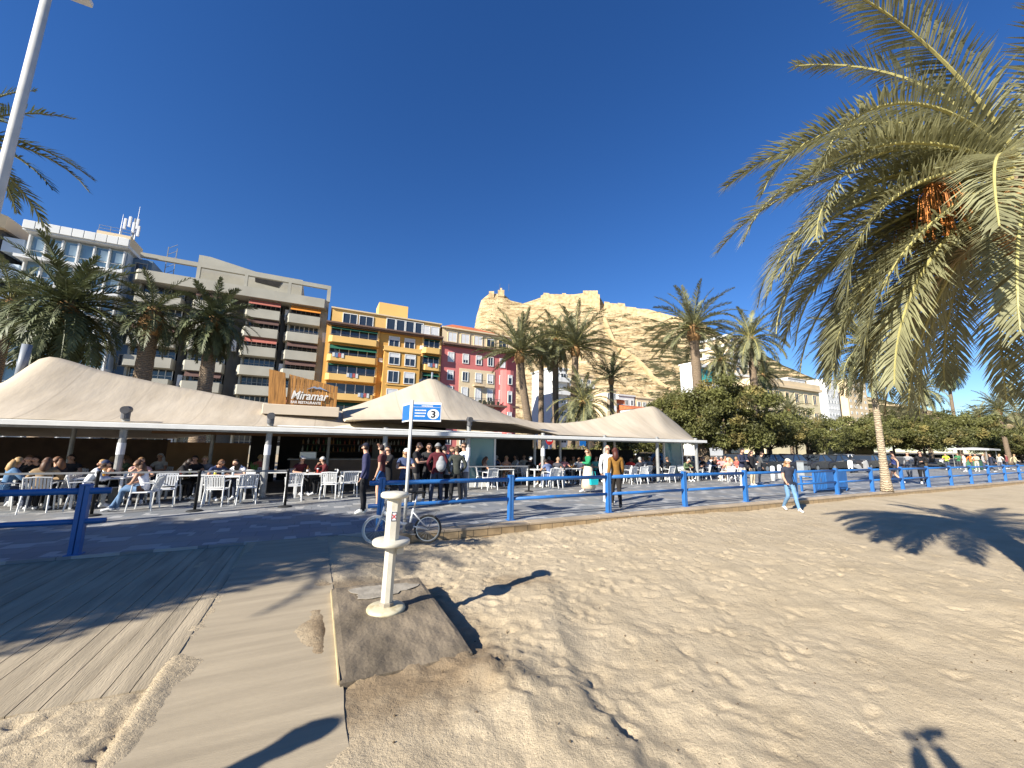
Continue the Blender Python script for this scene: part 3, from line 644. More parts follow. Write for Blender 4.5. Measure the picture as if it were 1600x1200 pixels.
def grey_building():
    b = bld('grey_apartment_building', 'grey concrete apartment block with stepped balcony bays and coloured awnings', -27.5, -4.3)
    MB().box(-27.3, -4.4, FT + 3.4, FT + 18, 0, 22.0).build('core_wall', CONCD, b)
    m = MB(); m.plan([(-27.5, FT + 1.5), (-26.6, FT + .1), (-4.9, FT + .1), (-4.3, FT + 1.5), (-4.3, FT + 17), (-27.5, FT + 17)], 22.0, 23.4); m.build('roof_band', CONCG, b)
    m = MB(); m.box(-27.0, -4.2, FT + 1.0, FT + 1.5, 25.4, 26.0); m.box(-4.7, -4.2, FT + 1.0, FT + 1.5, 23.4, 25.4)
    for x in (-20.8, -15.3, -9.8): m.box(x - .2, x + .2, FT + 1.0, FT + 1.45, 23.4, 25.4)
    m.build('roof_pergola', CONCG, b)
    m = MB(); m.prism([(-21.5, 23.41), (-8.3, 23.41), (-8.3, 26.9), (-14.6, 26.9), (-20.2, 27.9), (-21.5, 27.9)], FT + 3, FT + 12); rh = m.build('roof_house', CONCG, b)
    MB().prism([(-14.5, 25.3), (-11.5, 25.0), (-11.0, 26.1), (-14.6, 26.4)], FT + 2.94, FT + 3.2).build('roof_window', DARK, b)
    MB().box(-5.4, -4.35, FT + 1.8, FT + 17, 0, 22).build('end_wall', CONCG, b)
    bays = [(-26.6, -22.0), (-20.6, -16.6), (-14.6, -10.6), (-9.4, -5.3)]
    for bi, (x0, x1) in enumerate(bays):
        # curved dark stair wall beside each bay
        xe = bays[bi + 1][0] if bi < 3 else -4.4
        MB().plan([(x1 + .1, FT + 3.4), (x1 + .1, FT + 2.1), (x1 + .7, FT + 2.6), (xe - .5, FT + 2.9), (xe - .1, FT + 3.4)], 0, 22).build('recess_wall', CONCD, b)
        for f in range(8):
            z = 19.35 - f * 2.78
            p = MB(); p.plan([(x0 - .55, FT + 3.3), (x0 - .55, FT + 1.6), (x0, FT + .35), (x1, FT + .35), (x1 + .05, FT + 3.3)], z - .22, z + 1.12); bal = p.build('balcony', CONCG, b)
            g = MB().box(x0 + .05, x1 - .1, FT + 2.2, FT + 2.25, z + 1.12, z + 2.5).build('balcony_glazing', GLASSD, b)
            mm = MB()
            for k in range(7): xx = x0 + .1 + (x1 - x0 - .25) * k / 6; mm.box(xx - .04, xx + .04, FT + 2.12, FT + 2.19, z + 1.12, z + 2.5)
            mm.box(x0 + .05, x1 - .1, FT + 2.12, FT + 2.19, z + 1.7, z + 1.76); mm.build('glazing_bars', WHITE_M if (f + bi) % 3 == 1 else STEEL, g)
            MB().box(x0 - .2, x0 + .05, FT + 1.6, FT + 3.3, z + 1.12, z + 2.56).build('pier', CONCG, b)
            am = {(3, 0): AWN_O, (2, 0): AWN_R, (2, 1): AWN_B, (3, 2): AWN_B, (2, 2): AWN_R, (3, 5): AWN_R, (3, 3): AWN_B, (1, 0): AWN_B, (1, 4): AWN_B, (0, 2): AWN_B}.get((bi, f))
            if am:
                d = .75
                MB().add([(x0 + .1, FT + .9, z + 2.52), (x1, FT + .9, z + 2.52), (x1, FT + .3, z + 2.52 - d), (x0 + .1, FT + .3, z + 2.52 - d), (x0 + .1, FT + .9, z + 2.46), (x1, FT + .9, z + 2.46), (x1, FT + .3, z + 2.46 - d), (x0 + .1, FT + .3, z + 2.46 - d)],
                         [(0, 1, 2, 3), (7, 6, 5, 4), (0, 3, 7, 4), (1, 5, 6, 2), (3, 2, 6, 7), (0, 4, 5, 1)]).build('awning', am, b)
            if (f + bi * 2) % 3 == 1 and bi < 4: MB().bbox(x1 + .5, x1 + 1.05, FT + 1.7, FT + 2.6, z + .4, z + 2.0, .04).build('white_cabinet', SHUT, b)
grey_building()

def blue_building():
    b = bld('white_glass_building', 'white building with bands of blue glass and antennas on its roof', -37.4, -26)
    MB().box(-36.6, -28.2, FT + 1.2, FT + 14, 0, 26).build('wall', mat('pale_blue_render', (.50, .58, .66), .7, .08, .3), b)
    MB().box(-28.2, -26.2, FT + 2.6, FT + 14, 0, 25.6).build('side_wing', mat('slate_blue_cladding', (.10, .17, .26), .5, .15, .5), b)
    m = MB(); m.box(-37.2, -27.8, FT - .1, FT + 12, 25.8, 26.2)
    for k in range(9): m.bbox(-37.2 + k * 1.045, -36.2 + k * 1.045, FT - .25, FT + .1, 26.0, 27.0, .03)
    m.build('parapet', WALLW, b)
    for f in range(8):
        z = 25.8 - (f + 1) * 3.15
        s0 = -37.3 - .35 * (f > 0); MB().box(s0, -27.9, FT - .45, FT + 1.3, z - .35, z).build('floor_slab', WALLW, b)
        MB().box(-36.6, -28.3, FT + .75, FT + 1.2, z, z + 2.8).build('glass_band', GLASSB, b)
        m = MB()
        for k in range(7): x = -36.7 + k * 1.4; m.box(x - .07, x + .07, FT + .3, FT + .8, z, z + 2.8)
        m.box(-36.7, -28.2, FT + .62, FT + .74, z + 1.0, z + 1.08); m.build('mullions', WHITE_M, b)
        for k in range(6):
            if (k * 3 + f) % 4 != 1: x = -36.2 + k * 1.4; MB().box(x, x + .95, FT + .70, FT + .76, z + 1.2, z + 2.5).build('blind', mat('pale_blue_blind', (.45, .60, .68), .6, .05), b)
        window(b, -27.9, FT + 2.6, z + .8, 1.3, 1.6, frame=STEEL, bars=0)
    MB().box(-31.9, -28.6, FT + 2, FT + 6, 26.2, 28.3).build('roof_house', CREAMR, b)
    window(b, -29.9, FT + 2, 26.6, .9, 1.3, bars=0)
    m = MB()
    for x in (-31.8, -30.7, -29.6, -28.7): m.tube([(x, FT + 2.1, 28.3), (x, FT + 2.1, 29.1)], .03, 5)
    for z in (28.7, 29.1): m.tube([(-31.8, FT + 2.1, z), (-28.7, FT + 2.1, z)], .03, 5)
    m.build('roof_railing', STEEL, b)
    for x, h in ((-30.1, 31.6), (-28.6, 33.2)): MB().tube([(x, FT + 3, 28.3), (x, FT + 3, h)], [.07, .02], 6).build('whip_antenna', WHITE_M, b)
    MB().tube([(-28.9, FT + 3.2, 28.2), (-28.9, FT + 3.2, 31.4)], .12, 7).build('antenna_mast', STEEL, b)
    for k, (dx, dz) in enumerate(((-.9, 29.5), (-.45, 29.9), (0, 29.2), (.35, 29.8), (.55, 28.8))): MB().bbox(-28.95 + dx, -28.65 + dx, FT + 2.7, FT + 2.9, dz, dz + 1.5, .05).build('antenna_panel', SHUT, b)
    m = MB()
    for x in (-25.9, -24.9): m.tube([(x, FT + 6, 24), (x, FT + 6, 29.4)], .06, 5)
    for k in range(6): m.tube([(-25.9, FT + 6, 24.2 + k), (-24.9, FT + 6, 25 + k)], .04, 4)
    m.build('lattice_antenna', STEEL, b)
blue_building()

def corner_building():
    b = bld('beige_balcony_building', 'beige building with dark recessed balconies, beside the white glass building', -52, -39.4)
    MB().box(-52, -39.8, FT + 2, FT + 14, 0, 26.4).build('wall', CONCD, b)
    MB().plan([(-52, FT - .2), (-40.6, FT - .2), (-39.3, FT + 1.3), (-39.3, FT + 14), (-52, FT + 14)], 26.0, 27.6).build('roof_band', CREAMR, b)
    for f in range(8):
        z = 25.9 - (f + 1) * 3.2
        MB().plan([(-52, FT - .2), (-40.8, FT - .2), (-39.6, FT + 1.2), (-39.6, FT + 3), (-52, FT + 3)], z - .25, z + .15).build('balcony_slab', CREAMR, b)
        MB().box(-52, -40.9, FT - .12, FT - .07, z + .2, z + 1.05).build('balcony_rail', mat('smoked_glass', (.06, .07, .08), .2, .2), b)
        window(b, -45.2, FT + 2, z + .3, 2.6, 2.1, bars=1); window(b, -42.0, FT + 2, z + .3, 1.8, 2.1, bars=1)
    m = MB()
    for f in range(8):
        z = 25.9 - f * 3.2
        m.box(-39.35, -37.6, FT + 1.5, FT + 13, z - 2.6, z - .8)
    m.build('link_wall', mat('pale_blue_render', (.50, .58, .66)), b)
corner_building()

def block(name, label, s0, s1, t, h, m, rows, cols, roof=None, dep=9, z0=0, pane=GLASSD, wh=1.4, ww=1.1, bal=False, fh=3.0, group=None, rt=TILE, pitched=0):
    b = bld(name, label, s0, s1, t, 'house' if h - z0 < 10 else 'building', group)
    MB().box(s0, s1, t, t + dep, z0, h).build('wall', m, b)
    if pitched:
        MB().add([(s0 - .3, t - .3, h), (s1 + .3, t - .3, h), (s1 + .3, t + dep, h), (s0 - .3, t + dep, h), (s0 - .3, t + dep / 2, h + pitched), (s1 + .3, t + dep / 2, h + pitched)], [(0, 1, 5, 4), (2, 3, 4, 5), (0, 4, 3), (1, 2, 5), (3, 2, 1, 0)]).build('roof', rt, b)
    else: MB().box(s0 - .25, s1 + .25, t - .25, t + dep + .2, h, h + .35).build('roof', roof or m, b)
    for r in range(rows):
        for c in range(cols):
            x = s0 + (s1 - s0) * (c + .5) / cols - ww / 2; z = h - fh * (r + 1) + .7
            if z < z0: continue
            window(b, x, t, z, ww, wh, pane=pane, bars=1, shutter=(0, .4, 1)[(r * 5 + c * 3) % 3])
            if bal: MB().box(x - .4, x + ww + .4, t - 1.0, t, z - .8, z + .25).build('balcony', WALLW, b)
    return b
block('white_apartment_building', 'white slab building with stacked balconies, seen between palm trunks beside the pink building', 43, 47.5, 66, 19.5, WALLW, 6, 2, bal=True, ww=1.6)
block('cream_apartment_building', 'cream building behind the grouped palm trunks, to the right of the white slab', 47.7, 55, 66, 18.6, CREAMR, 5, 3, bal=True)
block('narrow_cream_house', 'narrow cream town house at the foot of the hill, left of the terracotta house', 54.2, 57.0, 60, 14.6, CREAMR, 4, 2, fh=2.8)
block('terracotta_house', 'small terracotta and ochre house at the foot of the rocky hill', 57.2, 60.5, 61, 12.6, mat('terracotta_render', (.55, .20, .08), .85), 3, 2, pitched=1)
block('low_white_house', 'low white house with roof terrace just below the bare hillside', 61.2, 66.4, 64, 14.2, WALLW, 3, 3)
block('tiled_roof_house', 'white house with red tiled roof peeping over the right peak of the canopy', 58.5, 66, 56, 10.2, WALLW, 3, 4, pitched=1.2)
block('low_cream_house', 'low cream house left of the white block with turquoise glass', 67, 76, 64, 14.0, CREAMR, 3, 5)
b = block('turquoise_glass_building', 'white block with a turquoise glass upper floor below the hillside', 78, 90, 56, 22.6, WALLW, 4, 4, dep=3.5)
MB().box(80.0, 88.5, 55.7, 55.95, 18.4, 21.6).build('glass_band', mat('turquoise_glass', (.06, .38, .32), .15, .15, .4, spec=.7), b)
MB().box(79.5, 90.4, 54.6, 56, 21.8, 22.4).build('canopy_slab', WALLW, b)

def classical():
    b = bld('yellow_classical_building', 'pale yellow classical building with arched windows behind the tree row', 104, 134)
    m1 = mat('pale_yellow_render', (.70, .60, .37), .85, .08, .3); MB().box(104, 134, FT, FT + 16, 0, 19.4).build('wall', m1, b)
    m = MB(); m.box(103.4, 134.6, FT - .7, FT + 16, 19.4, 20.2); m.box(103.7, 134.3, FT - .3, FT + 16, 20.2, 21.6); m.build('cornice', CREAMR, b)
    for f in range(3):
        for i in range(6): window(b, 106 + i * 4.8, FT, 15.2 - f * 5.4, 2.2, 3.2, frame=CREAMR, fr=.25, bars=1)
    c = bld('stepped_tower_building', 'tall cream building with stepped white storeys rising above the pale yellow one', 117, 134, 74)
    for i in range(5):
        z = 24 + i * 3.4; MB().box(118 + i * .6, 136 - i * .8, 74, 84, z, z + 2.6).build('storey', CREAMR, c); MB().box(117.4 + i * .6, 136.6 - i * .8, 73.4, 84.5, z + 2.6, z + 3.4).build('floor_slab', WALLW, c)
        for k in range(4): window(c, 119 + i * .6 + k * 4, 74, z + .4, 1.8, 1.9, bars=1)
    MB().box(117.5, 137, 74, 90, 0, 24).build('wall', CREAMR, c)
classical()
for i, (x0, x1, t, h, lab) in enumerate([(185, 199, 90, 34, 'white apartment block seen just right of the thin leaning palm trunk'), (240, 252, 100, 40, 'distant white tower block seen between hanging fronds of the big palm'), (262, 285, 100, 42, 'distant cream apartment block with flat roof near the frame edge on the far shore road'), (330, 350, 60, 16, 'low white distant block behind the last palms along the seafront')]):
    block('distant_apartment_block', lab, x0, x1, t, h, (WALLW, WALLW, CREAMR, WALLW)[i], 8, 4, fh=3.4, wh=1.6, ww=1.8)

# ================================================================ TREES
def frond_geo(mb, org, az, el, L, droop, nl, ll, lw, rng, ncurve=10, rw=.03, fold=.35, mi=0, tipw=.25, rach=True):
    h = np.array([math.cos(az), math.sin(az), 0]); up = np.array([0, 0, 1.0]); pts = [np.array(org, float)]; tans = []
    swing = rng.uniform(-.25, .25); side0 = np.cross(h, up)
    for i in range(ncurve):
        q = (i + .5) / ncurve; a = el - droop * (q ** 1.25); hh = h + side0 * swing * q; hh /= np.linalg.norm(hh)
        d = hh * math.cos(a) + up * math.sin(a); tans.append(d); pts.append(pts[-1] + d * L / ncurve)
    tans.append(tans[-1]); pts = np.array(pts); tans = np.array(tans)
    if rach: mb.tube(pts, [rw * (1 - .85 * i / ncurve) + .004 for i in range(ncurve + 1)], 4 if ncurve < 9 else 5, False, mi + 1)
    vs = []; fs = []; side = side0
    roll = rng.uniform(-.5, .5)
    for k in range(nl):
        q = .10 + .90 * (k + rng.uniform(.1, .9)) / nl; x = q * ncurve; i = min(int(x), ncurve - 1); fr = x - i
        p = pts[i] * (1 - fr) + pts[i + 1] * fr; tg = tans[i] * (1 - fr) + tans[i + 1] * fr; tg /= np.linalg.norm(tg)
        sd = np.cross(tg, up); nn = np.linalg.norm(sd); sd = sd / nn if nn > .15 else side; side = sd
        nrm = np.cross(sd, tg)
        sd2 = sd * math.cos(roll * q) + nrm * math.sin(roll * q); nr2 = np.cross(sd2, tg)
        prof = ll * (math.sin(math.pi * (.14 + .80 * q)) ** .7) * rng.uniform(.82, 1.12)
        ang = R(60) - R(32) * q + rng.uniform(-.12, .12)
        for sg in (-1, 1):
            d = tg * math.cos(ang) + sd2 * (sg * math.sin(ang)) + nr2 * (fold + rng.uniform(-.22, .22)); d /= np.linalg.norm(d)
            wv = np.cross(d, nr2); wn = np.linalg.norm(wv); wv = wv / wn if wn > .1 else tg
            wv = wv * (lw * .5)
            m1 = p + d * prof * .5; e = p + d * prof + np.array([0, 0, -prof * rng.uniform(.08, .22)])
            o = len(vs); vs += [p - wv * .6, p + wv * .6, m1 + wv, m1 - wv, e]; fs += [(o, o + 1, o + 2, o + 3), (o + 3, o + 2, o + 4)]
    mb.add(vs, fs, mi)
def crown_mesh(name, seed, nf=34, L=3.0, nl=26, ll=.55, lw=.05, lo=-55, mats=None, droop=(.6, 1.5)):
    rng = random.Random(seed); mb = MB(); ga = 2.399963
    for i in range(nf):
        q = i / (nf - 1); el = R(82 - (82 - lo) * q ** .85) + rng.uniform(-.1, .1)
        d = droop[0] + (droop[1] - droop[0]) * (1 - abs(2 * q - .9)) + rng.uniform(-.15, .2); d = max(.25, min(d, el + R(92)))
        frond_geo(mb, (math.cos(i * ga) * .12, math.sin(i * ga) * .12, .15 - .35 * q), i * ga + rng.uniform(-.25, .25), el, L * rng.uniform(.85, 1.08) * (1 - .12 * abs(q - .5)), d, nl, ll, lw, rng, 7, .045, .3)
    return mb.mesh(name, mats or [FROND, RACHIS])
CROWN = {
 'a': crown_mesh('crown', 11, 50, 3.3, 40, .50, .048, -14, [FROND, RACHIS_D], (.4, 1.05)), 'b': crown_mesh('crown', 12, 46, 3.3, 40, .50, .048, -26, [FROND, RACHIS_D], (.45, 1.15)),
 'c': crown_mesh('crown', 13, 54, 3.3, 40, .55, .055, -60, [FROND, RACHIS], (.6, 1.5)), 'd': crown_mesh('crown', 14, 78, 3.0, 36, .58, .06, -78, [FROND_D, FROND_D], (.7, 1.4)),
 'e': crown_mesh('crown', 15, 44, 3.0, 30, .55, .055, -65, [FROND_D, RACHIS_D], (.7, 1.5)), 'f': crown_mesh('crown', 16, 22, 3.0, 30, .5, .05, 5, [FROND_D, RACHIS_D], (.35, .9))}
CROWN['g'] = crown_mesh('crown', 17, 24, 3.0, 34, .5, .05, -32, [FROND_D, RACHIS_D], (.5, 1.2))
BOSS = MB().lathe([(.20, -1.1), (.30, -1.0), (.40, -.75), (.42, -.5), (.36, -.2), (.22, .1), (.1, .3)], 12)
BOSSM = BOSS.mesh('leaf_boss', mat('cut_leaf_bases', (.30, .17, .07), .9, .5, 7, .8, 14), smooth=True)
def palm(label, s, t, zc, cr='a', size=1.0, r=.26, lean=(0, 0), base=0.0, group='palm trees along the promenade', bark=None, boss=1.0, name='palm_tree', rot=None, flare=1.35):
    th = thing(name, label, 'palm tree', s, t, base, 0, group)
    n = 26; H = zc - base; pts = []; rad = []
    for i in range(n + 1):
        q = i / n; pts.append((-lean[0] * (1 - q) ** 1.4, -lean[1] * (1 - q) ** 1.4, H * q)); rad.append(r * (1 + (flare - 1) * math.exp(-q * 9)) * (1.0 + .055 * (i % 2)) * (1 - .12 * q))
    MB().tube(pts, rad, 12).build('trunk', bark or TRUNK, th, True)
    c = link('crown', CROWN[cr], th, (0, 0, H)); c.scale = (size,) * 3; c.rotation_euler = (0, 0, rot if rot is not None else (s * 1.7 + t) % 6.28)
    if boss:
        bo = link('leaf_boss', BOSSM, c); k = r / .30 * boss / size; bo.scale = (k, k, k)
    return th
PX = lambda x, y, t: onT(x, y, t)
def palm_px(label, x, y, t, cr, size, r, **k): s, _, z = PX(x, y, t); return palm(label, s, t, z, cr, size, r, **k)
gl = 'palms behind the restaurant canopy'
palm_px('broad dense dark palm whose hanging crown fills the space below the white glass building', 106, 478, 20, 'd', 1.22, .42, group=gl)
palm_px('palm with thick trunk and upright crown standing before the left bays of the grey block', 240, 487, 20, 'e', .88, .42, group=gl)
palm_px('dark drooping palm with fallen fronds round its trunk before the middle of the grey block', 335, 500, 20, 'd', .86, .38, group=gl)
palm_px('slim palm with curved trunk at the frame edge, beside the broad dense palm', 20, 470, 24, 'e', 1.0, .26, group=gl)
gm = 'grouped palms beside the pink building'
palm_px('leaning palm nearest the pink building, its grey-green crown against castle rock', 812, 548, 21, 'a', 1.22, .34, group=gm, lean=(-1.9, 0))
palm_px('thin palm second from the pink building, its crown half hidden by its neighbours', 846, 548, 25, 'b', .95, .28, group=gm)
palm_px('palm with a shaggy dark collar of dead fronds, third trunk from the pink building', 868, 530, 23, 'c', 1.05, .31, group=gm)
palm_px('tall palm with broad round crown and clean trunk, fourth from the pink building', 899, 540, 21, 'a', 1.32, .33, group=gm, lean=(.7, 0), rot=1.0)
palm_px('dark palm with stiff upright fronds standing below the bare hillside', 955, 590, 24, 'f', 1.12, .24, group=gm)
palm_px('short fan of arching fronds low behind the canopy between the palm trunks', 912, 628, 19, 'c', 1.02, .30, group=gm)
gr = 'palms rising above the tree row'
palm_px('tall windswept palm above the bushy tree, largest crown against the blue sky there', 1083, 510, 15, 'b', 1.34, .42, group=gr, lean=(-.5, 0))
palm_px('tall palm with a drooping brown skirt, to the right of the windswept palm', 1172, 528, 17, 'c', 1.30, .38, group=gr)
palm_px('shorter palm half hidden between the two tall palms above the bushy tree', 1126, 562, 21, 'c', .98, .36, group=gr)
palm_px('slender palm just right of the drooping-skirt palm, its trunk before the classical building', 1192, 585, 22, 'e', .95, .26, group=gr)
palm_px('small palm with dark fan crown before the pale yellow classical building', 1232, 640, 17, 'b', .72, .2, group=gr)
palm_px('bushy palm standing over the tree row between hanging date fronds', 1440, 610, 20, 'c', 1.3, .3, group=gr)
palm_px('palm with shaggy hanging skirt over the far tree row', 1480, 585, 22, 'd', 1.2, .3, group=gr)
palm_px('leaning palm over the far end of the promenade near the frame edge', 1560, 640, 13, 'b', 1.3, .3, group=gr, lean=(-1.2, 0))
palm_px('small distant palm beyond the striped kiosk awning', 1530, 650, 24, 'c', 1.25, .28, group=gr)
palm_px('low distant palm at the very end of the promenade', 1595, 670, 16, 'c', 1.2, .28, group=gr)
# fence palm with pale thin trunk
palm_px('palm with thin pale trunk rising from the blue fence beside the bench', 1356, 540, -.1, 'c', .80, .125, bark=TRUNK_P, boss=.8, group=None, flare=1.9, rot=.4)
# palm by the lamppost at the frame edge and the palms beyond it that shade the boardwalk
p = np.array([-23.0, 14.0, 0]); s_, t_, _ = ST(p); palm('palm beside the tall lamppost, reaching dark fronds in over the sky', s_, t_, 14.2, 'g', 1.4, .3, group=None, rot=.55)
for i, (x, y, zc, sz, lab) in enumerate([(-11.4, -.5, 5.2, 1.0, 'short thick palm shading the boardwalk, nearest the shower'), (-14.0, -.5, 4.6, .9, 'low broad palm shading the blue fence end')]):
    s_, t_, _ = ST((x, y, 0)); palm(lab, s_, t_, zc, 'd', sz, .3, base=-.1, group='palms shading the boardwalk', rot=i * 1.3)

def date_palm():
    """the large near palm whose fronds hang into the picture; every frond is a part"""
    d = ray(1600, 262); d = d / d[1]; P = EYE + d * 4.05; s_, t_, z = ST(P)
    th = thing('date_palm', 'large date palm with hanging olive fronds and orange fruit stalks, closest to the camera', 'palm tree', s_, t_, -.2); th.rotation_euler = (0, 0, 0)
    H = z + .2
    n = 40; MB().tube([(.08 + .42 * (1 - i / n) ** 1.2, 0, H * i / n) for i in range(n + 1)], [.27 * (1 + .3 * math.exp(-i / 4)) * (1 + .07 * (i % 2)) for i in range(n + 1)], 14).build('trunk', TRUNK, th, True)
    k = link('leaf_boss', BOSSM, th, (.08, 0, H - .15)); k.scale = (.92, .92, .85)
    rng = random.Random(21); ga = 2.399963; nf = 38
    for i in range(nf):
        q = i / (nf - 1); el = R(80 - 118 * q ** .9) + rng.uniform(-.08, .08); dr = .85 + .95 * math.sin(math.pi * min(1, q * 1.15)) + rng.uniform(-.1, .15)
        dr = max(.3, min(dr, el + R(90)))
        if abs((i * ga - 3.75 + math.pi) % (2 * math.pi) - math.pi) < .42 and .12 < q < .75: continue
        mb = MB(); frond_geo(mb, (math.cos(i * ga) * .13 + .08, math.sin(i * ga) * .13, H + .1 - .4 * q), i * ga + rng.uniform(-.2, .2), el, (2.95 + .4 * math.sin(i * 1.9)) * (1 - .06 * q), dr, 112, .52, .021, rng, 16, .024, .26)
        mb.build('frond', [FROND_N, RACHIS], th)
    for az, el, L, dr in ((2.75, .75, 3.5, 2.0), (3.05, .9, 3.5, 2.1), (3.35, .8, 3.4, 2.1), (2.95, .35, 3.4, 1.75), (2.5, .2, 3.3, 1.7), (2.65, -.05, 3.2, 1.4), (3.25, .1, 3.2, 1.6), (2.8, -.35, 3.2, 1.15), (2.05, -.15, 3.3, 1.35), (1.75, .1, 3.4, 1.6), (1.0, -.6, 3.1, .8), (1.9, -.85, 3.0, .6), (.7, .3, 3.3, 1.7), (1.35, -.1, 3.4, 1.4), (2.7, -.75, 3.0, .7), (2.2, -.65, 3.1, .8), (3.0, -.6, 3.1, .85), (1.6, -.7, 3.2, .75), (2.45, -.2, 3.3, 1.25), (2.85, .15, 3.3, 1.6), (3.15, .5, 3.3, 1.9), (2.6, .45, 3.4, 1.9), (3.3, .35, 3.3, 1.2), (3.0, .1, 3.3, 1.15), (2.75, .6, 3.5, 1.5), (3.6, -.05, 3.0, 1.1), (2.3, .0, 3.2, 1.35), (2.0, .25, 3.3, 1.6), (3.2, -.35, 3.2, 1.0), (2.5, -.45, 3.2, 1.0), (1.7, -.4, 3.1, 1.0), (1.2, -.3, 3.2, 1.1), (2.9, .85, 3.4, 1.5)):
        mb = MB(); frond_geo(mb, (math.cos(az) * .13 + .08, math.sin(az) * .13, H - .1), az, el, L, dr, 116, .52, .021, rng, 16, .024, .24); mb.build('frond', [FROND_N, RACHIS], th)
    for az, el, dr in ((2.3, -.75, .7),):
        mb = MB(); frond_geo(mb, (math.cos(az) * .15 + .08, math.sin(az) * .15, H - .35), az, el, 2.9, dr, 60, .42, .028, rng, 14, .03, .1); mb.build('frond', [FROND_DRY, FROND_DRY], th)['label'] = 'dry straw-coloured frond hanging beside the trunk'
    for j, az in enumerate((3.0, 2.3, 1.5)):
        mb = MB()
        st = np.array([math.cos(az) * .2, math.sin(az) * .2, H - .1]); mid = st + np.array([math.cos(az) * .75, math.sin(az) * .75, .02])
        mb.tube([st, (st + mid) / 2 + np.array([0, 0, .1]), mid], .022, 6)
        for q in range(46):
            a = rng.uniform(0, 6.28); rr = rng.uniform(.05, .26); e = mid + np.array([math.cos(a) * rr, math.sin(a) * rr, -rng.uniform(.35, .75)])
            mb.tube([mid, (mid + e) / 2 + np.array([math.cos(a) * .05, math.sin(a) * .05, .1]), e], [.007, .006, .004], 4, False)
            mb.ell(tuple(e), (.014, .014, .022), 5, 4); mb.ell(tuple(e * .8 + mid * .2 + np.array([.01, 0, 0])), (.013, .013, .02), 5, 4)
        mb.build('fruit_stalk', FRUIT, th)
date_palm()

def leafy(name, seed, rx, ry, rz, ncl, nlf, ls, mats):
    rng = np.random.RandomState(seed); cl = []
    while len(cl) < ncl:
        p = rng.uniform(-1, 1, 3); d = np.linalg.norm(p)
        if .30 < d < 1 and p[2] > -.75: cl.append(p * np.array([rx, ry, rz]) * (.86 + .2 * rng.rand()))
    vs = []; fs = []; mi = []
    for c in cl:
        rad = rng.uniform(.16, .30) * (rx + rz) / 2; m = int(nlf * rng.uniform(.6, 1.3)); k = 1 if rng.rand() < .12 else 0
        for _ in range(m):
            o = rng.normal(0, 1, 3); o /= np.linalg.norm(o); p = c + o * rad * rng.uniform(.35, 1.0) * np.array([1, 1, .75])
            a = rng.normal(0, 1, 3) + o * .3; a /= np.linalg.norm(a); b = np.cross(a, rng.normal(0, 1, 3)); b /= np.linalg.norm(b) + 1e-6
            s = ls * rng.uniform(.6, 1.25); i = len(vs); vs += [p - a * s, p + b * s * .42, p + a * s, p - b * s * .42]; fs.append((i, i + 1, i + 2, i + 3)); mi.append(k)
    mb = MB(); mb.add(vs, fs); mb.m = mi
    return mb.mesh(name, mats), cl
TREES = {}
for k, sd, rx, rz, nc, nl, ls in (('big', 1, 2.7, 2.1, 150, 250, .088), ('low', 2, 2.6, 1.25, 120, 220, .085), ('low2', 3, 2.4, 1.35, 105, 200, .085), ('thin', 4, 2.4, 1.4, 64, 150, .08)):
    TREES[k] = leafy('crown', sd, rx, rx, rz, nc, nl, ls, [LEAF, LEAF2])
def tree(label, s, t, zc, kind, size, trunks=1, group='leafy trees in a row along the promenade'):
    th = thing('leafy_tree', label, 'tree', s, t, -.06, 0, group); me, cl = TREES[kind]
    c = link('crown', me, th, (0, 0, zc)); c.scale = (size, size, size); c.rotation_euler = (0, 0, (s * 2.1) % 6.28)
    rng = random.Random(int(s * 10)); mb = MB(); top = zc - .2
    for k in range(trunks):
        a = k * 2.4; mb.tube([(.15 * k * math.cos(a), .15 * k * math.sin(a), 0), (.1 + .25 * k * math.cos(a), .25 * k * math.sin(a), zc * .45), (.5 * math.cos(a) * k * .5, .5 * math.sin(a) * k * .5, top)], [.17 - .03 * k, .13, .07], 8)
    for j in range(7):
        e = cl[rng.randrange(len(cl))] * .8 * size; mb.tube([(.05, 0, zc * .5), (e[0] * .5, e[1] * .5, zc * .62 + e[2] * .2), (e[0], e[1], zc + e[2] * .7)], [.08, .05, .02], 6)
    mb.build('trunk', BARK, th, True)
for i_, (x, y, zc, sz, lab) in enumerate([(-11.0, 1.0, 3.6, 1.0, 'round leafy tree shading the boardwalk, nearest the shower'), (-14.2, .5, 3.6, .9, 'round leafy tree shading the short blue fence, away from the shower'), (-10.3, 2.4, 3.4, .8, 'round leafy tree shading the paving at the ramp, close to the lamp')]):
    s_, t_, _ = ST((x, y, 0)); tree(lab, s_, t_, zc, 'big', sz, group='leafy trees shading the boardwalk')
def tree_px(label, x, y, t, kind, size, **k): s, _, z = PX(x, y, t); tree(label, s, t, z, kind, size, **k)
tree_px('biggest bushy dark tree, standing beside the right end of the canopy', 1130, 648, 13, 'big', 1.62)
tree_px('dark tree behind the right peak of the canopy, left of the biggest bushy tree', 1062, 652, 19, 'big', 1.35)
tree_px('low rounded tree just right of the biggest bushy tree', 1200, 672, 14, 'low', 1.32)
tree_px('thin airy tree with several bare stems over the parked cars', 1265, 682, 13.5, 'thin', 1.45, trunks=4)
tree_px('dense low tree behind the thin leaning palm trunk', 1325, 678, 14, 'low', 1.55, trunks=2)
tree_px('dense rounded tree between bench and kiosk, above the walkers', 1392, 674, 14, 'low2', 1.8)
tree_px('spreading tree with yellowish leaves before the kiosk', 1440, 680, 11.5, 'low', 1.55)
tree_px('dark tree over the kiosk awning', 1492, 672, 14, 'low2', 2.1)
tree_px('distant tree beyond the kiosk', 1545, 690, 18, 'low', 1.9)
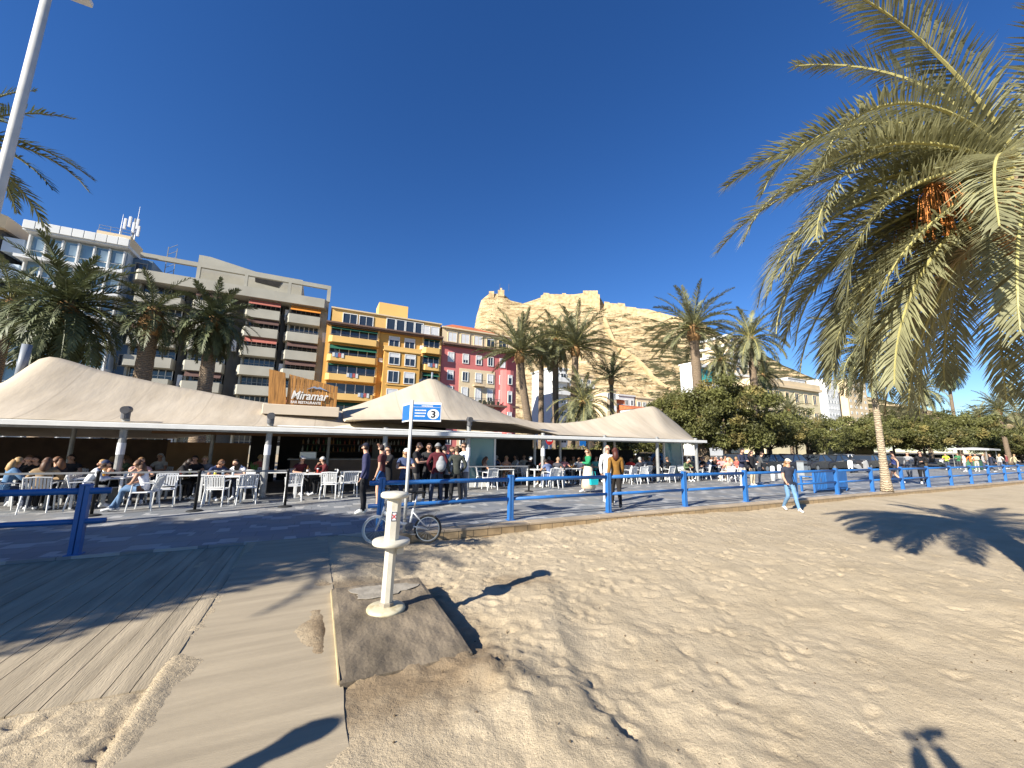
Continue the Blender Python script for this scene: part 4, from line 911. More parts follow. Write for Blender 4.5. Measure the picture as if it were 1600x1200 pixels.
tree_px('last distant tree at the end of the promenade', 1592, 694, 16, 'low2', 2.2)
tree_px('rounded dark tree seen under the canopy between restaurant and road', 985, 690, 22, 'low', 1.4)
tree_px('pale thin tree before the classical building, behind the tree row', 1240, 660, 21, 'thin', 1.6)

# ================================================================ RESTAURANT under tensile canopies
def restaurant():
    b = thing('beach_restaurant', 'open beach restaurant with dark bar interior, white front beam and steel posts under the canopies', 'restaurant', -2, 6, 0, 0, None, org=True)
    MB().box(-24, 15.4, 5.9, 14, -.02, .012).build('floor', mat('terrace_floor', (.13, .125, .12), .8, .2, 2), b)
    m = MB(); m.bbox(-24, 15.0, 5.86, 6.02, 2.04, 2.17, .015); m.build('front_beam', WHITE_M, b)
    m = MB(); m.box(-24, 14.8, 6.03, 6.2, 1.98, 2.08); m.build('gutter', STEEL, b)
    for i, s in enumerate((-15.6, -12.2, -8.85, -5.4, -1.85, 1.3, 4.72, 8.1, 11.5, 14.4)):
        m = MB(); m.tube([(s, 6.12, 0), (s, 6.12, 2.55 if i in (3, 5) else 2.28)], .085, 12); m.lathe([(.14, 0), (.14, .02)], 12, (s, 6.12, .012)); po = m.build('post', STEEL, b)
        if i in (2, 3, 5, 6): MB().lathe([(.092, 1.30), (.092, 1.62)], 14, (s, 6.12, 0)).build('white_sleeve', SHUT, po)
        if i in (2, 3, 5): 
            k = MB(); zz = 2.42 if i != 5 else 2.6; k.tube([(s, 6.05, zz - .14), (s, 6.05, zz + .08)], .10, 14); k.tube([(s, 5.93, zz + .1), (s, 6.16, zz + .12)], .105, 14); k.build('floodlight', DSTEEL, po)
    # back walls, partitions
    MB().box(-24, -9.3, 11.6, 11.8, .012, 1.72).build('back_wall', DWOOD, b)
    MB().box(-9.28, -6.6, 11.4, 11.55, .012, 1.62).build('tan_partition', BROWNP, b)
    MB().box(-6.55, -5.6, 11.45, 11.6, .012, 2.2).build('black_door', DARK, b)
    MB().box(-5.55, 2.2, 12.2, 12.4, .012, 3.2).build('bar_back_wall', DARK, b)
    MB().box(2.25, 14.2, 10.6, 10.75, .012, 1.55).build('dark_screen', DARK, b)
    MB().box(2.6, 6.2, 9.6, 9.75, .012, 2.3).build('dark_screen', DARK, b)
    m = MB(); m.box(-9, 2.5, 8.6, 8.72, 1.92, 2.12); m.build('timber_lintel', mat('brown_lintel', (.17, .09, .04), .7), b)
    m = MB(); m.bbox(-4.9, -.2, 9.2, 9.9, .012, 1.02, .01); m.build('bar_counter', mat('bar_front', (.20, .13, .085), .6, .2, 2), b)
    MB().bbox(-5.0, -.1, 9.1, 10.0, 1.021, 1.07, .01).build('counter_top', mat('counter_stone', (.36, .33, .29), .4), b)
    for z in (1.25, 1.6): MB().box(-4.7, .4, 11.8, 12.18, z, z + .04).build('shelf', DWOOD, b)
    m = MB(); r = random.Random(5)
    for z in (1.29, 1.64):
        x = -4.6
        while x < .3:
            h = r.uniform(.18, .30); m.lathe([(.04, 0), (.04, h * .6), (.015, h * .75), (.015, h)], 6, (x, 11.95, z), r.randrange(4)); x += r.uniform(.1, .22)
    m.build('shelf_bottles', [cmat('bottle', c, .2) for c in ((.05, .12, .05), (.25, .12, .03), (.4, .4, .38), (.2, .03, .02))], b)
    MB().box(-1.6, -.75, 11.6, 11.66, 1.0, 1.75).build('menu_board', mat('grey_board', (.22, .22, .22), .7), b)
    MB().bbox(-4.6, -4.0, 9.3, 9.7, 1.071, 1.35, .03).build('coffee_machine', CHROME, b)
    for s, wd, y in ((1.55, 1.2, 6.9), (13.0, 1.3, 7.0)):
        g = MB().box(s, s + wd, y, y + .03, .3, 2.0).build('glass_panel', GLASST, b)
        m = MB(); m.box(s - .08, s, y - .03, y + .06, .012, 2.04); m.box(s + wd, s + wd + .08, y - .03, y + .06, .012, 2.04); m.box(s, s + wd, y - .03, y + .06, .012, .3); m.build('panel_frame', WHITE_M, b)
    MB().box(-20, -13.6, 7.6, 7.64, 1.0, 2.0).build('red_banner', mat('dark_red_banner', (.20, .015, .02), .7), b)
    for s in (-11.0, -7.4, -3.6): MB().tube([(s, 9.0, 0.012), (s, 9.0, 2.6)], .06, 10).build('inner_post', STEEL, b)
    for s in (5.6, 7.1, 8.9, 10.7): MB().bbox(s, s + .1, 8.4, 8.5, .012, 2.2, .01).build('white_inner_post', WHITE_M, b)
restaurant()

def membrane(name, label, ridge, front, back, s0, s1, tf=6.0, tr=9.0, tb=12.5, sag=.16, group='tensile canopies over the restaurant', mast=None):
    ns, na, nb = 110, 18, 14; S = np.linspace(s0, s1, ns)
    zr = np.interp(S, [p[0] for p in ridge], [p[1] for p in ridge])
    for _ in range(2): zr[1:-1] = zr[1:-1] * .5 + .25 * (zr[:-2] + zr[2:])
    zf = np.interp(S, [p[0] for p in front], [p[1] for p in front]); zb = np.interp(S, [p[0] for p in back], [p[1] for p in back])
    rows = []
    for i in range(na + 1):
        q = i / na; rows.append((tf + (tr - tf) * q, zf + (zr - zf) * (q ** 1.18) - sag * math.sin(math.pi * q) * (1 - .3 * np.cos(S * 1.1))))
    for i in range(1, nb + 1):
        q = i / nb; rows.append((tr + (tb - tr) * q, zr + (zb - zr) * (1 - (1 - q) ** 1.25) - sag * math.sin(math.pi * q)))
    Z = np.array([r[1] for r in rows]); T = np.array([[r[0]] * ns for r in rows]); X = np.array([S] * len(rows))
    if s1 > 10: X = np.where(X > 9, 9 + (X - 9) * (1 - .34 * np.clip((9 - T) / 3, 0, 1)), X)
    wr = .018 * fbm(X, T, 3, 70, .9); Z = Z + wr * np.minimum(1, np.minimum(T - tf, tb - T))
    s_m, z_m = (s0 + s1) / 2, 2.2
    o = link(name, grid_mesh(name, X - s_m, T - 6.0, Z - z_m, SEAM)); place(o, s_m, 6.0, z_m)
    md = o.modifiers.new('cloth_thickness', 'SOLIDIFY'); md.thickness = .02; md.offset = 1
    tag(o, label, 'canopy', group); ORG[o.name] = (s_m, 6.0, z_m)
    if mast: MB().tube([(mast[0], 9.0, mast[1]), (mast[0] + mast[4], 9.0, mast[2])], mast[3], 14).build('mast', mat('blue_grey_mast', (.20, .22, .25), .5, .1), o, True)
    # seams
    return o
membrane('fabric_canopy', 'cream tensile canopy with grey mast at its peak, before the grey apartment block', [(-26, 3.6), (-20, 3.0), (-14.6, 2.9), (-13.3, 3.12), (-12.75, 3.3), (-12.45, 3.5), (-12.25, 4.25), (-11.85, 4.3), (-10.6, 3.9), (-8.2, 3.5), (-5.8, 3.14), (-3.9, 3.08), (-2.7, 2.9)],
         [(-26, 2.18), (-2.7, 2.18)], [(-26, 1.75), (-9.5, 1.75), (-6, 2.3), (-2.7, 2.6)], -26, -2.7, mast=(-12.45, 3.2, 4.6, .115, .02))
membrane('fabric_canopy', 'cream tensile canopy with two peaks, stretching over the right part of the restaurant', [(-3.2, 3.05), (-2.6, 3.3), (-1.08, 4.0), (0, 4.5), (.35, 4.72), (.6, 4.74), (1.0, 4.5), (2.5, 3.86), (4.6, 3.12), (6, 2.9), (7.7, 2.9), (9.2, 3.12), (10.8, 3.48), (13, 4.02), (14.2, 4.24), (14.6, 4.22), (15.3, 3.85), (16.5, 3.2), (17.9, 2.35)],
         [(-3.2, 2.5), (0, 2.66), (3.4, 2.62), (5.5, 2.22), (14.7, 2.18), (17.9, 2.16)], [(-3.2, 2.7), (17.9, 2.2)], -3.2, 17.9, tf=6.1, mast=(.47, 4.6, 5.0, .05, 0))
# the flat ivory awning below the second canopy
aw = thing('awning', 'flat ivory awning sloping up behind the white beam, below the two-peak canopy', 'awning', -1.5, 6.2, 2.18, org=True)
m = MB(); n = 16; vs = []; fs = []
for i in range(n + 1):
    for j in range(n + 1):
        s = -5.2 + 7.9 * i / n; q = j / n; vs.append((s, 6.04 + 2.2 * q, 2.185 + .40 * q * (1 - abs((s + 1.9) / 4.6)) - .02 * math.sin(q * 3.14)))
for i in range(n):
    for j in range(n): a = i * (n + 1) + j; fs.append((a, a + n + 1, a + n + 2, a + 1))
m.add(vs, fs); c = m.build('cloth', IVORY, aw, True); c.modifiers.new('thickness', 'SOLIDIFY').thickness = .012
MB().tube([(-5.2, 6.04, 2.215), (2.7, 6.04, 2.215)], .03, 8).build('front_bar', WHITE_M, aw)

def sign_board():
    T0 = 8.0; f = lambda x, y: onT(x, y, T0)
    pts = [f(419, 632), f(421, 577), f(446, 583), f(447, 632)]; p2 = [f(447, 632), f(446, 583), f(500, 597), f(525, 604), f(526, 633)]
    b = thing('restaurant_sign', 'wooden plank sign with white Miramar lettering and slanted top, standing on the canopy', 'sign', -4.7, T0, 3.1, org=True)
    a = MB(); a.prism([(p[0], p[2]) for p in pts], T0 - .06, T0 + .02); a.build('end_panel', WOOD, b)
    a = MB(); n = 13; x0, x1 = p2[0][0], p2[4][0]; zb = p2[0][2]
    for i in range(n):
        xa = x0 + (x1 - x0) * i / n; xb = x0 + (x1 - x0) * (i + 1) / n - .012
        z = lambda x: np.interp(x, [p2[1][0], p2[2][0], p2[3][0]], [p2[1][2], p2[2][2], p2[3][2]])
        a.prism([(xa, zb), (xa, z(xa)), (xb, z(xb)), (xb, zb)], T0 - .005 * (i % 2), T0 + .06)
    a.build('plank_board', WOOD, b)
    MB().bbox(p2[0][0] - .7, p2[4][0] + .1, T0 - .25, T0 + .35, zb - .38, zb - .02, .02).build('base', CREAM, b)
    LT = mat('sign_white', (.66, .64, .60), .5); wd = x1 - x0
    text_obj('Miramar', .44, LT, b, x0 + .12, T0 - .05, zb + .22, shear=.25, ext=.02, bold=.008, sx=.98 * wd / 2.05)
    text_obj('BAR RESTAURANTE', .135, LT, b, x0 + .14, T0 - .05, zb + .06, ext=.015, bold=.004, sx=1.02 * wd / 2.05)
    a = MB(); mx = x0 + wd * .56; a.prism([(mx - .35, zb + .60), (mx - .08, zb + .74), (mx + .02, zb + .70), (mx + .12, zb + .73), (mx + .42, zb + .58), (mx + .1, zb + .66), (mx, zb + .64), (mx - .1, zb + .68)], T0 - .06, T0 - .02); a.build('mountain_emblem', mat('emblem_blue', (.22, .27, .36), .5), b)
sign_board()

# ================================================================ KERB, FENCES
k = thing('kerb_wall', 'low sandstone kerb wall with flat capping between promenade and sand', 'wall', 12, 0, -.2, org=True)
MB().box(-2.45, 75, -.30, -.002, -.7, -.052).build('stone_course', STONE, k)
a = MB(); s = -2.5
while s < 74: a.bbox(s, s + .992, -.312, -.003, -.05, -.004, .008); s += 1.0
a.build('capping', mat('capping_stone', (.37, .29, .20), .85, .2, 1.5, .2, 20), k)

def fence(label, posts, t, r0, r1, h=1.03, rails=None):
    f = thing('railing_fence', label, 'fence', posts[0], t, 0, org=True)
    for s in posts:
        a = MB(); a.bbox(s - .062, s - .004, t - .06, t + .06, 0, h - .01, .008); a.bbox(s + .004, s + .062, t - .06, t + .06, 0, h - .01, .008); a.bbox(s - .066, s + .066, t - .064, t + .064, h - .012, h + .006, .006)
        p = a.build('post', BLUE, f); MB().box(s - .09, s + .09, t - .09, t + .09, 0, .012).build('base_plate', BLUE, p)
    P = sorted(posts); ends = [r0] + [x for x in P[1:-1]] + [r1]
    for z, r in ((h - .10, .048), (.48, .04)):
        for a_, b_ in zip(ends[:-1], ends[1:]):
            MB().tube([(a_ + .01, t - .0, z), (b_ - .01, t, z)], r, 12).build('rail', BLUE, f, True)
            if a_ != ends[0]: pass
    return f
fence('long blue railing fence of thick double posts and two round rails along the sand', [-2.75 + 2.96 * i for i in range(20)], .12, -3.0, 56)
fence('short blue railing fence in shade, ending at the ramp beside the restaurant terrace', [-19.3, -16.3, -13.25, -10.2, -7.15], .10, -22, -6.85)

# ================================================================ SHOWER, SLAB, SIGN, LAMP
IV = worn_paint('worn_ivory_enamel', (.60, .56, .455), (.34, .25, .13), .58, .80, .45, 5.0)
IVS = worn_paint('stained_ivory_enamel', (.56, .50, .34), (.33, .25, .11), .48, .70, .5, 6.0)
s_, t_, _ = ST(gnd(603, 952, 0)); SH = (s_, t_)
sl = thing('concrete_slab', 'wet concrete slab half buried in sand under the ivory foot shower', 'slab', -3.17, -3.9, -.15, org=True)
m = MB(); n = 24; vs = []; fs = []
for i in range(n + 1):
    for j in range(n + 1):
        s = -3.70 + 1.05 * i / n; t = -4.93 + 2.02 * j / n; edge = min(i, n - i, j, n - j); vs.append((s, t, (.0 if edge else -.012) + .006 * math.sin(i * 1.3) * math.sin(j * .9) - .02 * max(0, 1 - j / 5)))
for i in range(n):
    for j in range(n): a = i * (n + 1) + j; fs.append((a, a + n + 1, a + n + 2, a + 1))
m.add(vs, fs)
rim = [i * (n + 1) for i in range(n + 1)] + [n * (n + 1) + j for j in range(1, n + 1)] + [i * (n + 1) + n for i in range(n - 1, -1, -1)] + [j for j in range(n - 1, 0, -1)]
o0 = len(m.v); m.v += [(m.v[i][0], m.v[i][1], -.45) for i in rim]
for q in range(len(rim)): m.f.append((rim[(q + 1) % len(rim)], rim[q], o0 + q, o0 + (q + 1) % len(rim))); m.m.append(0)
m.build('slab_body', SLABC, sl)
MB().box(-3.712, -3.702, -4.90, -2.92, -.4, -.014).build('edge_strip', mat('pale_slab_edge', (.45, .36, .20), .85, .2, 6), sl)
# pale dry patch and a thin drift of sand are part of the slab
m = MB(); rr = random.Random(2); P = []
for k in range(40): a = 6.283 * k / 40; q = 1 + .18 * math.sin(3 * a + 1) + .1 * rr.uniform(-1, 1); P.append((-3.17 + .36 * q * math.cos(a), -3.25 + .20 * q * math.sin(a)))
m.plan(P, .0075, .011); m.build('dry_patch', mat('dry_slab_patch', (.30, .265, .21), .7, .3, 6, .3, 30), sl)

sh = thing('foot_shower', 'ivory octagonal foot shower column with round base, ring and cap on the wet slab', 'shower', SH[0], SH[1], .012); sh.rotation_euler = (R(.6), R(.8), TH + .3)
MB().lathe([(.195, -.02), (.20, .0), (.195, .014), (.16, .02), (.11, .03)], 40).build('base_flange', IVS, sh, True)
MB().lathe([(.070, .02), (.064, .05), (.061, .645)], 8).build('lower_column', IV, sh)
MB().lathe([(.10, .640), (.185, .645), (.197, .655), (.197, .685), (.190, .695), (.10, .697)], 40).build('ring_shelf', IV, sh, True)
MB().lathe([(.084, .695), (.081, .70), (.079, 1.14)], 8).build('upper_column', IV, sh)
MB().lathe([(.10, 1.135), (.142, 1.14), (.150, 1.152), (.150, 1.178), (.140, 1.192), (.08, 1.20), (.0, 1.203)], 40).build('cap', IV, sh, True)
MB().bbox(.04, .115, -.08, -.02, .55, .615, .006).build('valve_box', IV, sh)
m = MB().lathe([(.078, .02), (.078, .06), (.066, .068)], 8); m.build('collar', mat('rust_stain', (.30, .26, .20), .6), sh)
if True:
    R8 = .080 * math.cos(R(22.5))
    mm = MB(); mm.box(-.030, .030, -.004, 0, -.05, .05); pc = link('pictogram_plate', mm.mesh('pictogram_plate', SHUT), sh, None)
    an = R(-112.5) ; pc.location = (R8 * math.cos(an), R8 * math.sin(an), .95); pc.rotation_euler = (0, 0, an + R(90))
    mm = MB(); w_ = .028
    for a, b_, c_, d_ in ((-w_, w_, .042, .047), (-w_, w_, -.047, -.042), (-w_, -w_ + .005, -.042, .042), (w_ - .005, w_, -.042, .042)): mm.box(a, b_, -.007, -.0045, c_, d_)
    link('black_border', mm.mesh('black_border', BLACK), pc)
    mm = MB(); mm.add([(-.022, -.006, -.020), (-.016, -.006, -.026), (.022, -.006, .016), (.016, -.006, .022)], [(0, 1, 2, 3)]); mm.add([(-.022, -.0065, .016), (-.016, -.0065, .022), (.022, -.0065, -.02), (.016, -.0065, -.026)], [(3, 2, 1, 0)])
    link('red_cross', mm.mesh('red_cross', mat('red_print', (.55, .03, .03), .5)), pc)

# beach zone sign on its pole
SG = ST(gnd(617, 838, 0)); sg = thing('zone_sign', 'blue and white sign with number 3 on a tall pale pole behind the bicycle', 'sign', -2.32, -.22, -.02); sg.rotation_euler = (0, 0, TH * .0 + R(2))
MB().tube([(0, 0, -.3), (.02, 0, 2.66)], .032, 14).build('pole', mat('pale_pole', (.55, .54, .50), .45, .08), sg, True)
def panel(rz, off, nm):
    p = link(nm, MB().bbox(.03, .63, -.012, .012, 2.22, 2.62, .004).mesh(nm, SHUT), sg); p.rotation_euler = (0, 0, rz); return p
BS = mat('sign_blue', (.008, .13, .42), .4, .03)
pn = panel(R(4), 0, 'sign_panel')
link('blue_field', MB().box(.05, .61, -.016, -.0125, 2.25, 2.575).mesh('blue_field', BS), pn)
link('header_band', MB().box(.05, .61, -.020, -.0165, 2.515, 2.52).mesh('header_band', SHUT), pn)
m = MB(); vs = [(.465 + .12 * math.cos(a * .1963), -.0205, 2.375 + .105 * math.sin(a * .1963)) for a in range(32)]; m.add(vs, [tuple(range(32))]); link('white_oval', m.mesh('white_oval', SHUT), pn)
m = MB(); rr = random.Random(9)
for z in (2.435, 2.375, 2.315):
    x = .085
    while x < .30: wl = rr.uniform(.012, .022); m.box(x, x + wl, -.0195, -.0165, z, z + .028); x += wl + .007
x = .22
while x < .44: wl = rr.uniform(.010, .018); m.box(x, x + wl, -.0195, -.0165, 2.53, 2.555); x += wl + .005
link('small_lettering', m.mesh('small_lettering', SHUT), pn)
tx = text_obj('3', .20, mat('digit_black', (.01, .012, .02), .5), pn, .465, -.0235, 2.305, ext=.001, name='digit', align='CENTER', bold=.006, sx=1.1)
p2 = panel(R(118), 0, 'second_sign_panel'); link('blue_field', MB().box(.05, .61, .0125, .016, 2.25, 2.575).mesh('blue_field', BS), p2)

lp = thing('street_lamp', 'tall pale street lamp cut by the top left frame corner', 'lamp', *ST((-10.1, 6.85, 0))[:2]); lp['label'] = 'tall pale tapering street lamp with small flat head, standing beside the dark palm'
MB().tube([(0, 0, 0), (0, 0, .9)], [.15, .13], 16).build('base_sleeve', STEEL, lp, True)
MB().tube([(0, 0, .9), (0, 0, 11.6)], [.10, .072], 16).build('pole', mat('pale_pole', (.55, .54, .50)), lp, True)
m = MB(); m.tube([(0, 0, 11.05), (.35, -.1, 11.25)], .03, 8); m.bbox(.2, .70, -.26, .02, 11.2, 11.32, .03); m.build('lamp_head', SHUT, lp)

# ================================================================ BICYCLE (white folding bike leaning on the first post)
def bicycle():
    b = thing('bicycle', 'small white folding bicycle with black tyres leaning by the fence end behind the shower', 'bicycle', -2.45, -.72, -.1)
    b.rotation_euler = (R(-6), 0, TH - R(18))
    WB = mat('white_bike_paint', (.62, .62, .60), .35)
    def wheel(x, tyre):
        w_ = MB(); n = 36; vs = []; fs = []; r0, rt = .235, .022
        for i in range(n):
            a = 2 * math.pi * i / n
            for k in range(8): c = 2 * math.pi * k / 8; rr = r0 + rt * math.cos(c); vs.append((x + rr * math.cos(a), rt * math.sin(c), .257 + rr * math.sin(a)))
        for i in range(n):
            for k in range(8): fs.append((i * 8 + k, i * 8 + (k + 1) % 8, ((i + 1) % n) * 8 + (k + 1) % 8, ((i + 1) % n) * 8 + k))
        w_.add(vs, fs); wo = w_.build('wheel', tyre, b, True)
        m = MB(); vs = []; fs = []
        for i in range(n):
            a = 2 * math.pi * i / n
            for rr, y in ((.216, -.012), (.216, .012), (.202, .012), (.202, -.012)): vs.append((x + rr * math.cos(a), y, .257 + rr * math.sin(a)))
        for i in range(n):
            for k in range(4): fs.append((i * 4 + k, i * 4 + (k + 1) % 4, ((i + 1) % n) * 4 + (k + 1) % 4, ((i + 1) % n) * 4 + k))
        m.add(vs, fs); m.build('rim', CHROME, wo)
        m = MB()
        for i in range(18): a = 2 * math.pi * i / 18; m.tube([(x + .02 * math.cos(a + .6), .012 * (-1) ** i, .257 + .02 * math.sin(a + .6)), (x + .205 * math.cos(a), 0, .257 + .205 * math.sin(a))], .002, 4, False)
        m.tube([(x, -.04, .257), (x, .04, .257)], .016, 8); m.build('spokes', CHROME, wo)
    wheel(-.48, mat('pale_tyre', (.45, .45, .43), .7)); wheel(.46, BLACK)
    m = MB(); m.tube([(-.36, 0, .56), (-.05, 0, .36), (.12, 0, .33)], .032, 10); m.tube([(.12, 0, .30), (.17, 0, .62)], .022, 10); m.tube([(.12, .03, .32), (.46, .04, .257)], .013, 8); m.tube([(.12, -.03, .32), (.46, -.04, .257)], .013, 8)
    m.tube([(.17, .02, .56), (.46, .04, .26)], .011, 8); m.tube([(.17, -.02, .56), (.46, -.04, .26)], .011, 8); m.build('frame', WB, b, True)
    m = MB(); m.tube([(-.36, 0, .66), (-.39, 0, .50)], .024, 10); m.tube([(-.39, .035, .5), (-.48, .045, .257)], .012, 8); m.tube([(-.39, -.035, .5), (-.48, -.045, .257)], .012, 8); m.build('fork', WB, b, True)
    m = MB(); m.tube([(-.36, 0, .6), (-.31, 0, .98)], .018, 10); st = m.build('stem', CHROME, b, True)
    m = MB(); m.tube([(-.33, -.27, 1.0), (-.31, -.1, .98), (-.31, .1, .98), (-.33, .27, 1.0)], .013, 8); hb = m.build('handlebar', BLACK, st, True)
    m = MB(); m.tube([(-.33, -.29, 1.0), (-.33, -.18, 1.0)], .019, 8); m.tube([(-.33, .29, 1.0), (-.33, .18, 1.0)], .019, 8); m.build('grip', BLACK, hb, True)
    MB().tube([(.16, 0, .55), (.235, 0, .90)], .015, 10).build('seat_post', CHROME, b, True)
    m = MB(); m.ell((.29, 0, .925), (.11, .075, .03), 12, 7); m.ell((.16, 0, .925), (.12, .03, .025), 10, 6); m.build('saddle', BLACK, b, True)
    m = MB(); vs = [(.12 + .075 * math.cos(a), -.05, .30 + .075 * math.sin(a)) for a in np.linspace(0, 6.28, 25)[:-1]]; m.add(vs + [(x, -.045, z) for x, y, z in vs], [tuple(range(24)), tuple(range(47, 23, -1))] + [(i, (i + 1) % 24, 24 + (i + 1) % 24, 24 + i) for i in range(24)])
    m.tube([(.12, -.06, .30), (.20, -.07, .18)], .01, 6); m.tube([(.12, .06, .30), (.04, .07, .42)], .01, 6); m.box(.16, .25, -.13, -.07, .165, .185); m.box(-.01, .08, .07, .13, .415, .435); m.tube([(.12, -.05, .375), (.46, -.05, .285)], .006, 5); m.tube([(.12, -.05, .225), (.46, -.05, .23)], .006, 5); m.build('crank', DSTEEL, b)
    m = MB(); m.tube([(.20, .05, .60), (.66, .06, .58)], .007, 6); m.tube([(.20, -.05, .60), (.66, -.06, .58)], .007, 6); m.tube([(.66, .06, .58), (.66, -.06, .58)], .007, 6); m.tube([(.62, .06, .58), (.46, .05, .26)], .006, 6); m.tube([(.62, -.06, .58), (.46, -.05, .26)], .006, 6)
    for x in (.3, .4, .5, .58): m.tube([(x, .05, .59), (x, -.05, .59)], .005, 5)
    m.build('luggage_rack', DSTEEL, b)
    m = MB(); vs = []
    for i in range(15):
        a = R(20 + i * 9.5)
        for y in (-.03, .03): vs.append((.46 + .275 * math.cos(a), y, .257 + .275 * math.sin(a)))
    m.add(vs, [(2 * i, 2 * i + 1, 2 * i + 3, 2 * i + 2) for i in range(14)]); m.build('mudguard', BLACK, b, True)
bicycle()

# ================================================================ FURNITURE
def chair_proto():
    r = bpy.data.objects.new('cafe_chair', None)
    COL.objects.link(r)
    MB().bbox(-.225, .225, -.20, .22, .43, .455, .012).build('seat', WHITE_PL, r)
    m = MB()
    def bp(x, z): return (x, -.19 - .10 * (z - .45) / .36, z)
    m.tube([bp(-.215, .43), bp(-.215, .80)], .016, 6); m.tube([bp(.215, .43), bp(.215, .80)], .016, 6)
    m.tube([bp(-.225, .80), bp(0, .815), bp(.225, .80)], .017, 6); m.tube([bp(-.215, .50), bp(.215, .50)], .012, 6)
    for k in range(7): x = -.165 + k * .055; m.add([bp(x - .018, .50), bp(x + .018, .50), bp(x + .018, .80), bp(x - .018, .80)] + [(a, b + .012, c) for a, b, c in (bp(x - .018, .50), bp(x + .018, .50), bp(x + .018, .80), bp(x - .018, .80))], [(0, 1, 2, 3), (7, 6, 5, 4), (0, 3, 7, 4), (1, 5, 6, 2)])
    m.build('backrest', WHITE_PL, r)
    for sx in (-1, 1):
        for sy, y0, y1 in ((1, .20, .235), (-1, -.19, -.25)): MB().tube([(sx * .205, y0, .44), (sx * .225, y1, 0)], [.019, .015], 6).build('leg', WHITE_PL, r)
        MB().tube([(sx * .225, -.235, .66), (sx * .245, 0, .67), (sx * .235, .17, .655), (sx * .215, .19, .44)], .015, 6).build('armrest', WHITE_PL, r)
    return r
CHAIR = chair_proto(); CH_USED = [0]
def chair(s, t, face, label, group='white slatted cafe chairs on the terrace'):
    c = CHAIR if not CH_USED[0] else copy_tree(CHAIR)
    CH_USED[0] += 1
    place(c, s, t, 0.004, face); tag(c, label, 'chair', group); return c
def table_proto():
    r = bpy.data.objects.new('cafe_table', None); COL.objects.link(r)
    MB().bbox(-.40, .40, -.36, .36, .70, .728, .01).build('tabletop', WHITE_PL, r)
    for sx in (-1, 1):
        for sy in (-1, 1): MB().bbox(sx * .36 - .022, sx * .36 + .022, sy * .32 - .022, sy * .32 + .022, 0, .70, .005).build('leg', WHITE_PL, r)
    return r
TABLE = table_proto(); TB = [0]
TABLES = []
def table(s, t, label, lx=1.0):
    c = TABLE if not TB[0] else copy_tree(TABLE)
    TB[0] += 1; place(c, s, t, 0.004); c.scale = (lx, 1, 1); tag(c, label, 'table', 'white cafe tables on the terrace'); TABLES.append((s, t)); return c
def stanchion(px_, t, label):
    s = s_of(px_, t, 790); b = thing('stanchion', label, 'stanchion', s, t, 0.0, 0, 'black stanchions along the terrace edge')
    MB().lathe([(.17, 0), (.17, .015), (.14, .03), (.03, .045)], 20).build('base', BLACK, b, True)
    MB().lathe([(.032, .04), (.032, .93), (.040, .935), (.040, .985), (.02, .995)], 12).build('post', BLACK, b, True)
    return s
BELT = mat('grey_belt', (.22, .22, .22), .7)
ss = [stanchion(145, 4.0, 'black stanchion behind the end of the short blue fence'), stanchion(305, 3.95, 'black stanchion before the white chair nearest the grey post'), stanchion(445, 3.95, 'black stanchion between empty white chairs, in front of the steel post'), stanchion(826, 4.9, 'black stanchion on the right, behind the long blue fence')]
for a_, b_, lab in ((-15.0, ss[0], 'grey belt stretched behind the short blue fence'), (ss[0], ss[1], 'grey belt stretched before the two women leaning at their table'), (ss[1], ss[2], 'grey belt stretched before the table of the person in dark blue T-shirt'), (s_of(700, 4.9), ss[3], 'grey belt stretched behind the long blue fence')):
    m = MB(); m.box(-(b_ - a_) / 2 + .05, (b_ - a_) / 2 - .05, -.003, .003, -.022, .022); o = m.build('barrier_belt', BELT); place(o, (a_ + b_) / 2, 3.97 if b_ < 0 else 4.9, .95); tag(o, lab, 'belt', 'grey belts between stanchions')

